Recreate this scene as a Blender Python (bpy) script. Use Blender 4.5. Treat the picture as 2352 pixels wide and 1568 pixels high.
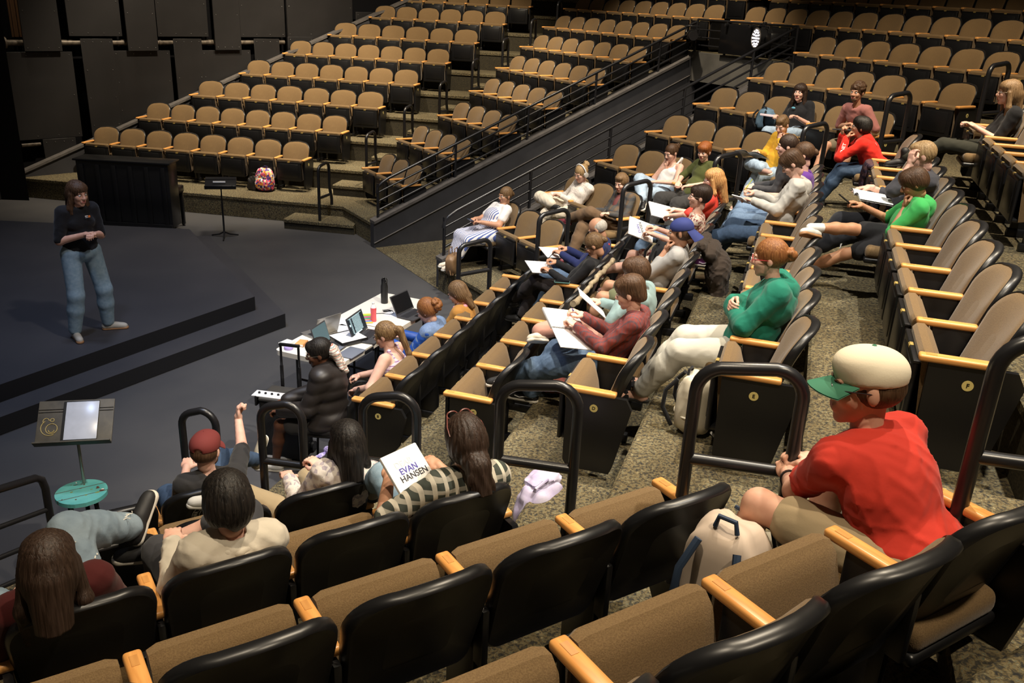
import bpy, bmesh, math, random
import numpy as np
from mathutils import Vector, Matrix
for o in list(bpy.data.objects): bpy.data.objects.remove(o)
C = bpy.context.scene.collection
PI = math.pi
# ------------------------------------------------------------------ camera
CAMZ, PITCH, ROLL, FPX = 4.1054, 0.37511, -0.04922, 2035.93
cp_, sp_, cr_, sr_ = math.cos(PITCH), math.sin(PITCH), math.cos(ROLL), math.sin(ROLL)
R0 = Vector((1,0,0)); U0 = Vector((0,sp_,cp_)); FW = Vector((0,cp_,-sp_))
AX = cr_*R0 - sr_*U0; AY = sr_*R0 + cr_*U0
cd = bpy.data.cameras.new('camera'); cam = bpy.data.objects.new('camera', cd); C.objects.link(cam)
M = Matrix.Identity(4)
for i in range(3): M[i][0], M[i][1], M[i][2] = AX[i], AY[i], -FW[i]
M[2][3] = CAMZ
cam.matrix_world = M
cd.sensor_width = 36; cd.lens = 36*FPX/2352; cd.clip_start = 0.05; cd.clip_end = 200
S = bpy.context.scene
S.camera = cam
S.view_settings.view_transform = 'Standard'; S.view_settings.look = 'None'
S.view_settings.exposure = 0.0; S.view_settings.gamma = 1
w = bpy.data.worlds.new('world'); S.world = w; w.use_nodes = True
w.node_tree.nodes['Background'].inputs[0].default_value = (1.0,0.82,0.6,1)
w.node_tree.nodes['Background'].inputs[1].default_value = 0.035
def at(px, py, z):
    """point of the place seen at photo pixel (px,py) and lying at height z"""
    d = FW + AX*((px-1176)/FPX) + AY*((784-py)/FPX)
    t = (z-CAMZ)/d.z
    return Vector((d.x*t, d.y*t, z))
# ------------------------------------------------------------------ lights (theatre lamps high above)
def spot(loc, tgt, energy, col=(1,0.86,0.66), size=0.12, ang=60, blend=0.6):
    l = bpy.data.lights.new('spot_light','SPOT'); l.energy = energy; l.color = col
    l.shadow_soft_size = size; l.spot_size = math.radians(ang); l.spot_blend = blend
    o = bpy.data.objects.new('spot_light', l); C.objects.link(o); o.location = loc
    o.rotation_euler = (Vector(tgt)-Vector(loc)).to_track_quat('-Z','Y').to_euler()
    return o
WARM = (1,0.84,0.62); COOL = (0.58,0.70,1.0); NEUT = (1,0.93,0.82)
# far left and middle blocks
spot((-4.5,16,9.0), (-6,19.2,1), 3700, WARM, .15, 66)
spot((-1.0,16.5,9.5), (-2.5,20.0,2.0), 4400, WARM, .15, 66)
spot((1.2,15.0,9.5), (2.2,18.3,2.4), 3000, WARM, .15, 52)
spot((-9.0,16.0,9.0), (-8.0,18.0,1), 750, WARM, .15, 60)
# right-hand blocks
spot((0.8,9.5,9.5), (1.6,13.4,1.2), 2600, NEUT, .12, 60)
spot((4.2,8.2,9.8), (4.4,12.2,2), 3000, WARM, .12, 62)
spot((-1.4,7.2,9.5), (0.2,8.4,0.8), 2520, NEUT, .12, 58)
spot((3.0,4.0,9.8), (1.6,6.6,1.2), 2500, NEUT, .10, 66)
spot((6.0,7.0,9.8), (3.8,7.6,1.8), 2200, WARM, .12, 62)
# near block
spot((1.5,6.2,9.5), (0.9,3.0,2.2), 1890, WARM, .12, 60)
spot((-1.0,1.5,9.5), (-0.6,3.4,1.6), 1008, WARM, .12, 60)
spot((3.2,0.2,9.5), (1.6,3.2,2.2), 1365, WARM, .12, 60)
# stage
spot((-4.6,9.0,9.5), (-4.4,10.8,0.3), 1050, COOL, .5, 75, 1)
spot((0.5,5.5,8.5), (-4.6,9.9,1.3), 900, (1,.9,.82), .2, 30, 1)
spot((-3.2,12.6,9.5), (-3.4,14.6,0), 1900, (1,.88,.72), .5, 66, 1)
spot((-3.4,4.8,9.5), (-2.8,7.6,0), 900, COOL, .4, 60, 1)
# ------------------------------------------------------------------ helpers
def tag(o, label=None, cat=None, group=None, kind=None):
    if label: o['label'] = label
    if cat: o['category'] = cat
    if group: o['group'] = group
    if kind: o['kind'] = kind
    return o
def empty(name, loc=(0,0,0), rz=0.0, label=None, cat=None, group=None):
    o = bpy.data.objects.new(name, None); C.objects.link(o); o.location = loc; o.rotation_euler = (0,0,rz)
    o.empty_display_size = 0.1
    return tag(o, label, cat, group)
def mobj(name, me, parent=None, loc=None, rot=None, scale=None):
    o = bpy.data.objects.new(name, me); C.objects.link(o)
    if parent: o.parent = parent
    if loc is not None: o.location = loc
    if rot is not None: o.rotation_euler = rot
    if scale is not None: o.scale = scale
    return o
class MB:
    """collects boxes, tubes, lofts as one mesh; each piece may carry its own material"""
    def __init__(s): s.v=[]; s.f=[]; s.m=[]; s.mats=[]; s.sm=[]
    def mi(s, mat):
        if mat not in s.mats: s.mats.append(mat)
        return s.mats.index(mat)
    def add(s, verts, faces, mat, smooth=False):
        b=len(s.v); s.v += [tuple(v) for v in verts]; s.f += [tuple(b+i for i in f) for f in faces]
        k=s.mi(mat); s.m += [k]*len(faces); s.sm += [smooth]*len(faces); return s
    def box(s, c, d, mat, rot=None, bev=0.0, seg=2):
        bm=bmesh.new(); bmesh.ops.create_cube(bm, size=1)
        for v in bm.verts: v.co = Vector((v.co.x*d[0], v.co.y*d[1], v.co.z*d[2]))
        if bev>0: bmesh.ops.bevel(bm, geom=bm.edges[:], offset=min(bev,min(d)*.49), segments=seg, affect='EDGES', profile=.5)
        R = rot if isinstance(rot, Matrix) else (Matrix.Rotation(rot,3,'Z') if rot else Matrix.Identity(3))
        c=Vector(c); bm.verts.ensure_lookup_table()
        s.add([R@v.co+c for v in bm.verts], [[v.index for v in f.verts] for f in bm.faces], mat, bev>0)
        bm.free(); return s
    def prism(s, poly, z0, z1, mat):
        n=len(poly); vs=[(p[0],p[1],z0) for p in poly]+[(p[0],p[1],z1) for p in poly]
        fs=[list(range(n))[::-1], list(range(n,2*n))]+[[i,(i+1)%n,n+(i+1)%n,n+i] for i in range(n)]
        return s.add(vs, fs, mat)
    def extr(s, prof, x0, x1, mat, axis='x', smooth=False):
        """profile of (y,z) swept along x"""
        n=len(prof); vs=[(x0,p[0],p[1]) for p in prof]+[(x1,p[0],p[1]) for p in prof]
        fs=[list(range(n))[::-1], list(range(n,2*n))]+[[i,(i+1)%n,n+(i+1)%n,n+i] for i in range(n)]
        return s.add(vs, fs, mat, smooth)
    def tube(s, pts, r, mat, n=10, cap=True, closed=False):
        pts=[Vector(p) for p in pts]; m=len(pts); rs = r if isinstance(r,(list,tuple)) else [r]*m
        T=[]
        for i in range(m):
            a=pts[i-1] if i>0 else (pts[-1] if closed else pts[0]); b=pts[i+1] if i<m-1 else (pts[0] if closed else pts[-1])
            t=(b-a); T.append(t.normalized() if t.length>1e-9 else Vector((0,0,1)))
        up = Vector((0,0,1)) if abs(T[0].z)<.9 else Vector((1,0,0))
        nx = T[0].cross(up).normalized(); vs=[]; 
        for i in range(m):
            nx = (nx - T[i]*nx.dot(T[i]));
            nx = nx.normalized() if nx.length>1e-6 else T[i].orthogonal().normalized()
            ny=T[i].cross(nx)
            for k in range(n):
                a=2*PI*k/n; vs.append(pts[i]+(nx*math.cos(a)+ny*math.sin(a))*rs[i])
        fs=[]
        for i in range(m if closed else m-1):
            j=(i+1)%m
            for k in range(n): fs.append([i*n+k,i*n+(k+1)%n,j*n+(k+1)%n,j*n+k])
        if cap and not closed: fs += [list(range(n))[::-1], [(m-1)*n+k for k in range(n)]]
        return s.add(vs, fs, mat, True)
    def lathe(s, prof, mat, c=(0,0,0), n=24, smooth=True):
        vs=[];fs=[];c=Vector(c)
        for r,z in prof:
            for k in range(n): a=2*PI*k/n; vs.append((c.x+r*math.cos(a), c.y+r*math.sin(a), c.z+z))
        for i in range(len(prof)-1):
            for k in range(n): fs.append([i*n+k,i*n+(k+1)%n,(i+1)*n+(k+1)%n,(i+1)*n+k])
        fs += [list(range(n))[::-1], [(len(prof)-1)*n+k for k in range(n)]]
        return s.add(vs,fs,mat,smooth)
    def ball(s, c, r, mat, n=12, R=None):
        r = r if isinstance(r,(tuple,list)) else (r,r,r); c=Vector(c); vs=[];fs=[]
        for i in range(n+1):
            th=PI*i/n
            for k in range(2*n):
                a=PI*k/n; p=Vector((r[0]*math.sin(th)*math.cos(a), r[1]*math.sin(th)*math.sin(a), r[2]*math.cos(th)))
                vs.append((R@p if R else p)+c)
        for i in range(n):
            for k in range(2*n): fs.append([i*2*n+k,(i+1)*2*n+k,(i+1)*2*n+(k+1)%(2*n),i*2*n+(k+1)%(2*n)])
        return s.add(vs,fs,mat,True)
    def grid(s, fn, nu, nv, mat, smooth=True, closeu=False):
        vs=[fn(i/nu, j/nv) for i in range(nu+1) for j in range(nv+1)]
        fs=[[i*(nv+1)+j,(i+1)*(nv+1)+j,(i+1)*(nv+1)+j+1,i*(nv+1)+j+1] for i in range(nu) for j in range(nv)]
        return s.add(vs,fs,mat,smooth)
    def mesh(s, name):
        me=bpy.data.meshes.new(name); me.from_pydata(s.v,[],s.f)
        for m in s.mats: me.materials.append(m)
        me.polygons.foreach_set("material_index", s.m); me.polygons.foreach_set("use_smooth", [bool(q) for q in s.sm])
        me.update()
        if any(s.sm):
            try: me.set_sharp_from_angle(angle=math.radians(42))
            except Exception: pass
        return me
    def build(s, name, parent=None, **k): return mobj(name, s.mesh(name), parent, **k)
# ------------------------------------------------------------------ materials
def mat(name, col, rough=.7, metal=0, noise=None, bump=None, spec=.5, sheen=0, emit=None, alpha=None, trans=0):
    """noise=(scale, amount, colour2)  bump=(scale, strength)"""
    m=bpy.data.materials.new(name); m.use_nodes=True; nt=m.node_tree; b=nt.nodes['Principled BSDF']
    b.inputs['Base Color'].default_value=(*col,1); b.inputs['Roughness'].default_value=rough; b.inputs['Metallic'].default_value=metal
    b.inputs['Specular IOR Level'].default_value=spec
    if sheen: b.inputs['Sheen Weight'].default_value=sheen
    if trans: b.inputs['Transmission Weight'].default_value=trans
    if emit: b.inputs['Emission Color'].default_value=(*emit[0],1); b.inputs['Emission Strength'].default_value=emit[1]
    if noise or bump:
        tc=nt.nodes.new('ShaderNodeTexCoord')
    if noise:
        n=nt.nodes.new('ShaderNodeTexNoise'); n.inputs['Scale'].default_value=noise[0]; n.inputs['Detail'].default_value=4
        nt.links.new(tc.outputs['Object'], n.inputs['Vector'])
        r=nt.nodes.new('ShaderNodeValToRGB'); r.color_ramp.elements[0].position=.35; r.color_ramp.elements[1].position=.65
        c2=noise[2] if len(noise)>2 else tuple(c*(1-noise[1]) for c in col)
        r.color_ramp.elements[0].color=(*col,1); r.color_ramp.elements[1].color=(*c2,1)
        nt.links.new(n.outputs['Fac'], r.inputs[0]); nt.links.new(r.outputs[0], b.inputs['Base Color'])
    if bump:
        n=nt.nodes.new('ShaderNodeTexNoise'); n.inputs['Scale'].default_value=bump[0]; n.inputs['Detail'].default_value=3
        nt.links.new(tc.outputs['Object'], n.inputs['Vector'])
        bp=nt.nodes.new('ShaderNodeBump'); bp.inputs['Strength'].default_value=bump[1]; bp.inputs['Distance'].default_value=.003
        nt.links.new(n.outputs['Fac'], bp.inputs['Height']); nt.links.new(bp.outputs[0], b.inputs['Normal'])
    return m
def carpet_mat():
    m=bpy.data.materials.new('speckled_carpet'); m.use_nodes=True; nt=m.node_tree; b=nt.nodes['Principled BSDF']
    b.inputs['Roughness'].default_value=.95; b.inputs['Specular IOR Level'].default_value=.15
    tc=nt.nodes.new('ShaderNodeTexCoord'); mp=nt.nodes.new('ShaderNodeMapping'); mp.inputs['Scale'].default_value=(1,1.0,1)
    nt.links.new(tc.outputs['Object'], mp.inputs['Vector'])
    n=nt.nodes.new('ShaderNodeTexNoise'); n.inputs['Scale'].default_value=50; n.inputs['Detail'].default_value=2.5; n.inputs['Roughness'].default_value=.65
    n.inputs['Distortion'].default_value=.6
    nt.links.new(mp.outputs[0], n.inputs['Vector'])
    r=nt.nodes.new('ShaderNodeValToRGB'); e=r.color_ramp.elements
    e[0].position=.30; e[0].color=(.03,.03,.03,1); e[1].position=.72; e[1].color=(.40,.31,.155,1)
    for p,c in ((.42,(.06,.056,.043,1)),(.5,(.125,.10,.055,1)),(.57,(.20,.16,.085,1)),(.63,(.10,.115,.09,1))):
        x=e.new(p); x.color=c
    n2=nt.nodes.new('ShaderNodeTexNoise'); n2.inputs['Scale'].default_value=1.3; n2.inputs['Detail'].default_value=3
    nt.links.new(tc.outputs['Object'], n2.inputs['Vector'])
    mx=nt.nodes.new('ShaderNodeMixRGB'); mx.blend_type='MULTIPLY'; mx.inputs[0].default_value=.55
    r2=nt.nodes.new('ShaderNodeValToRGB'); r2.color_ramp.elements[0].position=.35; r2.color_ramp.elements[0].color=(.55,.5,.45,1); r2.color_ramp.elements[1].position=.6
    nt.links.new(n.outputs['Fac'], r.inputs[0]); nt.links.new(n2.outputs['Fac'], r2.inputs[0])
    nt.links.new(r.outputs[0], mx.inputs[1]); nt.links.new(r2.outputs[0], mx.inputs[2]); nt.links.new(mx.outputs[0], b.inputs['Base Color'])
    bp=nt.nodes.new('ShaderNodeBump'); bp.inputs['Strength'].default_value=.6; bp.inputs['Distance'].default_value=.01
    nt.links.new(n.outputs['Fac'], bp.inputs['Height']); nt.links.new(bp.outputs[0], b.inputs['Normal'])
    return m
def wood_mat(name, c1, c2, rough=.35):
    m=bpy.data.materials.new(name); m.use_nodes=True; nt=m.node_tree; b=nt.nodes['Principled BSDF']
    b.inputs['Roughness'].default_value=rough
    tc=nt.nodes.new('ShaderNodeTexCoord'); mp=nt.nodes.new('ShaderNodeMapping'); mp.inputs['Scale'].default_value=(60,5,60)
    n=nt.nodes.new('ShaderNodeTexNoise'); n.inputs['Scale'].default_value=1.2; n.inputs['Detail'].default_value=5
    r=nt.nodes.new('ShaderNodeValToRGB'); r.color_ramp.elements[0].position=.3; r.color_ramp.elements[0].color=(*c1,1); r.color_ramp.elements[1].position=.7; r.color_ramp.elements[1].color=(*c2,1)
    nt.links.new(tc.outputs['Object'], mp.inputs[0]); nt.links.new(mp.outputs[0], n.inputs['Vector']); nt.links.new(n.outputs['Fac'], r.inputs[0]); nt.links.new(r.outputs[0], b.inputs['Base Color'])
    return m
def weave_mat(name, c1, c2):
    m=mat(name, c1, .85, sheen=.15, spec=.25); nt=m.node_tree; b=nt.nodes['Principled BSDF']
    tc=nt.nodes.new('ShaderNodeTexCoord'); n=nt.nodes.new('ShaderNodeTexNoise'); n.inputs['Scale'].default_value=220; n.inputs['Detail'].default_value=1
    r=nt.nodes.new('ShaderNodeValToRGB'); r.color_ramp.elements[0].position=.3; r.color_ramp.elements[0].color=(*c1,1); r.color_ramp.elements[1].position=.7; r.color_ramp.elements[1].color=(*c2,1)
    nt.links.new(tc.outputs['Object'], n.inputs['Vector']); nt.links.new(n.outputs['Fac'], r.inputs[0]); nt.links.new(r.outputs[0], b.inputs['Base Color'])
    bp=nt.nodes.new('ShaderNodeBump'); bp.inputs['Strength'].default_value=.25; bp.inputs['Distance'].default_value=.004
    nt.links.new(n.outputs['Fac'], bp.inputs['Height']); nt.links.new(bp.outputs[0], b.inputs['Normal'])
    return m
def stripes_mat(name, c1, c2, axis=0, freq=40, duty=.5, c3=None, axis2=2, freq2=None, rough=.8, wob=0):
    """c1 ground with c2 stripes along one axis, optionally crossed by a second set (plaid)"""
    m=mat(name, c1, rough, spec=.25); nt=m.node_tree; b=nt.nodes['Principled BSDF']
    tc=nt.nodes.new('ShaderNodeTexCoord'); sp=nt.nodes.new('ShaderNodeSeparateXYZ'); nt.links.new(tc.outputs['Object'], sp.inputs[0])
    def band(ax, fr, du):
        a=nt.nodes.new('ShaderNodeMath'); a.operation='MULTIPLY'; a.inputs[1].default_value=fr; nt.links.new(sp.outputs[ax], a.inputs[0])
        f=nt.nodes.new('ShaderNodeMath'); f.operation='FRACT'; nt.links.new(a.outputs[0], f.inputs[0])
        g=nt.nodes.new('ShaderNodeMath'); g.operation='LESS_THAN'; g.inputs[1].default_value=du; nt.links.new(f.outputs[0], g.inputs[0]); return g
    g=band(axis,freq,duty); mx=nt.nodes.new('ShaderNodeMixRGB'); mx.inputs[1].default_value=(*c1,1); mx.inputs[2].default_value=(*c2,1); nt.links.new(g.outputs[0], mx.inputs[0]); last=mx
    if freq2:
        g2=band(axis2,freq2,duty); m2=nt.nodes.new('ShaderNodeMixRGB'); m2.inputs[2].default_value=(*(c3 or c2),1); nt.links.new(last.outputs[0], m2.inputs[1])
        h=nt.nodes.new('ShaderNodeMath'); h.operation='MULTIPLY'; h.inputs[1].default_value=.6; nt.links.new(g2.outputs[0], h.inputs[0]); nt.links.new(h.outputs[0], m2.inputs[0]); last=m2
    nt.links.new(last.outputs[0], b.inputs['Base Color']); return m
FABRIC = weave_mat('brown_upholstery', (.130,.079,.034), (.182,.116,.051))
BLACKP = mat('black_plastic', (.008,.008,.009), .36, spec=.5)
BLACKM = mat('black_painted_metal', (.012,.012,.014), .32, spec=.6)
OAK = wood_mat('oak_arm', (.62,.27,.07), (.80,.40,.12))
BRASS = mat('brass', (.75,.55,.18), .35, .6)
CARPET = carpet_mat()
FLOORM = mat('painted_stage_floor', (.052,.052,.056), .55, noise=(1.1,.25,(.064,.063,.065)), bump=(25,.05), spec=.35)
STAGEM = mat('painted_stage_platform', (.036,.036,.042), .55, noise=(.9,.25,(.048,.047,.052)), bump=(20,.05), spec=.35)
STAGEF = mat('stage_black_fascia', (.008,.008,.010), .6)
WALLM = mat('charcoal_paint', (.048,.048,.054), .6, noise=(3,.2), spec=.35)
CAPM = mat('grey_cap', (.11,.10,.095), .6, noise=(9,.3))
PANELM = mat('black_wall_panel', (.013,.012,.0125), .55, noise=(1.4,.3), spec=.4)
VOID = mat('matte_black', (.004,.004,.005), .9, spec=.1)
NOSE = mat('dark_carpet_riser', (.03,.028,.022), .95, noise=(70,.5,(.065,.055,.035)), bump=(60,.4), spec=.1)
PIPEM = mat('worn_pipe', (.16,.13,.10), .5, .3, noise=(14,.6))
WHITEM = mat('white_paper', (.82,.82,.82), .7)
# ------------------------------------------------------------------ seating frames: (outward normal, row direction)
dM=np.array([.545,-.838]); uM=np.array([.838,.545])
eR=np.array([.30,.954]); nR=np.array([.954,-.30])
tN=np.array([.835,.550]); nN=np.array([.550,-.835])
tL=np.array([.9868,-.162]); nL=np.array([.162,.9868])
def ZK(k): return .38+.4*k
TIP={'L':lambda k:15.75+.965*k, 'M':lambda k:6.42+.94*k, 'R':lambda k:6.42+.94*k, 'C':lambda k:-3.12+.955*k, 'N':lambda k:-5.27+.96*k}
FR={'L':(nL,tL),'M':(uM,dM),'R':(uM,dM),'C':(nR,eR),'N':(nN,tN)}
def xy(block, s, r):
    n,t=FR[block]; return n*r+t*s
# ------------------------------------------------------------------ terraces
def RIS(b,k):
    if b=='L' and k==0: return 15.0
    if b=='R' and k==0: return 5.80
    if b=='M' and k==0: return 5.92
    if b=='C' and k==0: return -3.28
    return TIP[b](k)-.45
def isect(b1,k1,b2,k2):
    a,_=FR[b1]; c,_=FR[b2]; return np.linalg.solve(np.array([a,c]), np.array([RIS(b1,k1),RIS(b2,k2)]))
NK=10
def chain(k):
    A=xy('L',-13.6+.62*k,RIS('L',k)); B=isect('L',k,'M',k); Cc=xy('M',-13.5,RIS('M',k))
    D=xy('R',-10.97,RIS('R',k)); E=isect('R',k,'C',k); F=isect('C',k,'N',k); G=xy('N',-2.4,RIS('N',k))
    return [A,B,Cc],[D,E,F,G]
def strip(k):
    mb=MB(); z=ZK(k); zl=0 if k==0 else ZK(k-1)
    c0=chain(k); c1=chain(k+1)
    if k>=7:
        c0=[c0[0]+c0[1]]; c1=[c1[0]+c1[1]]
    for a,b in zip(c0,c1):
        for i in range(len(a)-1):
            mb.add([(*a[i],z),(*a[i+1],z),(*b[i+1],z),(*b[i],z)],[[0,1,2,3]],CARPET)
            # nosing of carpet over the riser, dark riser below
            n=np.array([a[i+1][1]-a[i][1], a[i][0]-a[i+1][0]]); n=n/np.hypot(*n)
            mid=(a[i]+b[i])/2-a[i]
            if n@mid>0: n=-n
            p,q=a[i]+n*.018,a[i+1]+n*.018
            mb.add([(*a[i],z),(*a[i+1],z),(*q,z-.012),(*p,z-.012),(*q,z-.06),(*p,z-.06),(*a[i+1],z-.06),(*a[i],z-.06)],[[0,1,2,3],[3,2,4,5],[5,4,6,7]],CARPET)
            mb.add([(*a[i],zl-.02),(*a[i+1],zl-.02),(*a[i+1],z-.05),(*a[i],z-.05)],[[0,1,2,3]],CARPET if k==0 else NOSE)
    return tag(mb.build('floor'),kind='structure')
for k in range(NK): strip(k)
# flat floor
mb=MB(); mb.add([(-16,-2,0),(10,-2,0),(10,28,0),(-16,28,0)],[[0,1,2,3]],FLOORM); tag(mb.build('floor'),kind='structure')
# carpet in the ramp mouth
mb=MB()
a,b=xy('M',-13.37,5.86),xy('R',-10.97,5.80); c,d_=xy('R',-10.97,13.4),xy('M',-13.37,13.4)
mb.add([(*a,.006),(*b,.006),(*c,.006),(*d_,.006)],[[0,1,2,3]],CARPET); tag(mb.build('floor'),kind='structure')
# half steps in the aisles
def half_step(b,k,s0,s1,dep=.46,skew=0):
    """step half-way up riser k, from s0 to s1 along the row"""
    r1=RIS(b,k); r0=r1-dep; z=ZK(k)-.2; mb=MB()
    P=[xy(b,s0,r0),xy(b,s1,r0),xy(b,s1+skew,r1),xy(b,s0+skew,r1)]
    zb=0 if k==0 else ZK(k-1)
    mb.add([(*p,z) for p in P],[[0,1,2,3]],CARPET)
    n=FR[b][0]*-1
    q=[P[0]+n*.018,P[1]+n*.018]
    mb.add([(*P[0],z),(*P[1],z),(*q[1],z-.012),(*q[0],z-.012),(*q[1],z-.06),(*q[0],z-.06),(*P[1],z-.06),(*P[0],z-.06)],[[0,1,2,3],[3,2,4,5],[5,4,6,7]],CARPET)
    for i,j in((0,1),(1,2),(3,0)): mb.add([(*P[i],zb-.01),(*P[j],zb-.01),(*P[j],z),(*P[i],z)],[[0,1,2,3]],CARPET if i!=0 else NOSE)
    return tag(mb.build('floor'),kind='structure')
# ------------------------------------------------------------------ seats
W0=.555
def rbox(c,d,m,bev=.01,seg=2,name='x'):
    return MB().box(c,d,m,bev=bev,seg=seg).mesh(name)
# back: rounded-top padded panel, concave, leaning; local x centred, y from tip line
BH0,BH1=.36,.885
def back_outline(n=40, w=.5, h=BH1-BH0, rt=.15, rb=.05):
    pts=[]
    def arc(cx,cz,r,a0,a1,m):
        for i in range(m+1):
            a=a0+(a1-a0)*i/m; pts.append((cx+r*math.cos(a), cz+r*math.sin(a)))
    wt=w/2; wb=w/2-.02
    arc(wt-rt,h-rt-.012,rt,0,PI/2,8)
    for i in range(1,4): x=(wt-rt)*(1-2*i/4); pts.append((x,h-.012+.012*(1-(x/(wt-rt))**2)))
    arc(-wt+rt,h-rt-.012,rt,PI/2,PI,8)
    arc(-wb+rb,rb,rb,PI,1.5*PI,4); arc(wb-rb,rb,rb,1.5*PI,2*PI,4)
    return pts
def lean(x,z):  # y of back front surface at height z (from BH0)
    t=max(0,z/(BH1-BH0)); return -.255-.205*t**1.15 + .9*x*x*(.35+.65*t)
def back_meshes(w):
    O=back_outline(w=w); n=len(O); c=(0,(BH1-BH0)*.5)
    def ring(sc,dy,inset=0):
        r=[]
        for x,z in O:
            dx,dz=x-c[0],z-c[1]; L=math.hypot(dx,dz); f=(L-inset)/L*sc
            X,Zz=c[0]+dx*f,c[1]+dz*f
            r.append((X, lean(X,Zz)+dy, BH0+Zz))
        return r
    def shell(rings,m,name,capa=True,capb=True):
        vs=[p for r in rings for p in r]; fs=[]
        for i in range(len(rings)-1):
            for k in range(n): fs.append([i*n+k,i*n+(k+1)%n,(i+1)*n+(k+1)%n,(i+1)*n+k])
        mb=MB(); mb.add(vs,fs,m,True)
        return mb
    # pad: front surface with concentric rings for domed cushion
    pr=[ring(1,-.012,.012),ring(1,.016,.010),ring(1,.026,.022),ring(.8,.036),ring(.5,.040),ring(.2,.042)]
    mb=shell(pr,FABRIC,'p'); mb.add(pr[-1],[list(range(n))],FABRIC,True)
    pad=mb.mesh('backrest_pad')
    sr=[ring(1,.012,.010),ring(1,.016,.003),ring(1,.008,-.003),ring(1,-.02,-.003),ring(1,-.034,.006),ring(.96,-.038),ring(.9,-.030),ring(.5,-.030)]
    mb=shell(sr,BLACKP,'s'); mb.add(sr[-1],[list(range(n))[::-1]],BLACKP,True)
    sh=mb.mesh('back_shell')
    return pad,sh
PAD,SHELL=back_meshes(.53)
# folded seat: wedge cushion + black pan
def fold_meshes():
    mb=MB(); w=.235
    prof=[(.020,.562),(.022,.596),(.005,.616),(-.035,.618),(-.075,.585),(-.115,.47),(-.135,.36),(-.135,.27),(-.10,.22),(-.02,.21)]
    def fn(u,v):
        x=(u*2-1); i=v*(len(prof)-1); a=min(int(i),len(prof)-2); t=i-a
        y=prof[a][0]*(1-t)+prof[a+1][0]*t; z=prof[a][1]*(1-t)+prof[a+1][1]*t
        e=max(0,abs(x)-.86)/.14; cy,cz=-.05,.42; k=1-.16*e*e
        return (x*w, cy+(y-cy)*k, cz+(z-cz)*(1-.04*e*e))
    mb.grid(fn,14,len(prof)*2-2,FABRIC)
    for sx in(0,1):
        mb.add([fn(sx,j/18) for j in range(19)],[list(range(19))[::(1 if sx else -1)]],FABRIC)
    cush=mb.mesh('seat_cushion')
    mb=MB(); mb.box((0,.030,.385),(.478,.030,.350),BLACKP,bev=.014,seg=3)
    mb.box((0,.030,.560),(.485,.034,.016),BLACKP,bev=.006); mb.box((0,-.03,.225),(.44,.13,.03),BLACKP,bev=.01)
    mb.box((0,.045,.40),(.36,.014,.26),BLACKP,bev=.006)
    pan=mb.mesh('seat_pan')
    return cush,pan
CUSH,PAN=fold_meshes()
def down_meshes():
    mb=MB(); w=.235
    mb.box((0,-.10,.380),(.47,.47,.10),FABRIC,bev=.04,seg=4); c=mb.mesh('seat_cushion')
    mb=MB(); mb.box((0,-.10,.320),(.48,.475,.045),BLACKP,bev=.018,seg=3); mb.box((0,-.16,.285),(.36,.3,.05),BLACKP,bev=.02)
    return c,mb.mesh('seat_pan')
CUSHD,PAND=down_meshes()
def arm_mesh(L,wd):
    mb=MB(); mb.box((0,-L/2,.608),(wd,L,.034),OAK,bev=.012,seg=3); mb.box((0,-.055,.6255),(wd*.42,.05,.0015),OAK2); return mb.mesh('armrest')
OAK2=wood_mat('oak_inlay',(.50,.22,.06),(.62,.30,.09))
ARM=arm_mesh(.30,.056); ARME=arm_mesh(.37,.062)
POST=MB().box((0,-.18,.33),(.034,.20,.54),BLACKP,bev=.012).box((0,-.27,.46),(.03,.12,.25),BLACKP,bev=.01).box((0,-.2,.035),(.06,.28,.07),BLACKP,bev=.01).mesh('arm_post')
ENDP=MB().extr([(-.015,.592),(-.02,.10),(-.05,.05),(-.33,.05),(-.35,.10),(-.44,.52),(-.40,.592)],-.016,.016,BLACKP).mesh('end_panel')
PLATE=MB().box((0,.047,.560),(.045,.003,.012),BRASS).box((0,.036,.5695),(.045,.018,.003),BRASS,bev=.001).mesh('number_plate')
PLQ=mat('yellow_plaque',(.72,.60,.22),.5)
def letter_mesh(ch, h=.03, m=None, ex=.0008):
    cu=bpy.data.curves.new('t','FONT'); cu.body=ch; cu.size=h; cu.align_x='CENTER'; cu.align_y='CENTER'; cu.extrude=ex; cu.offset=.0006
    o=bpy.data.objects.new('t',cu); C.objects.link(o); bpy.context.view_layer.update()
    dg=bpy.context.evaluated_depsgraph_get(); me=bpy.data.meshes.new_from_object(o.evaluated_get(dg)); bpy.data.objects.remove(o)
    me.materials.clear(); me.materials.append(m or BLACKP); return me
SEATS={}
ORD=['first','second','third','fourth','fifth','sixth','seventh','eighth','ninth','tenth','eleventh','twelfth','thirteenth','fourteenth']
BN={'L':'far left block','M':'block left of the ramp','R':'block right of the ramp','C':'long right-hand block','N':'near block'}
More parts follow.
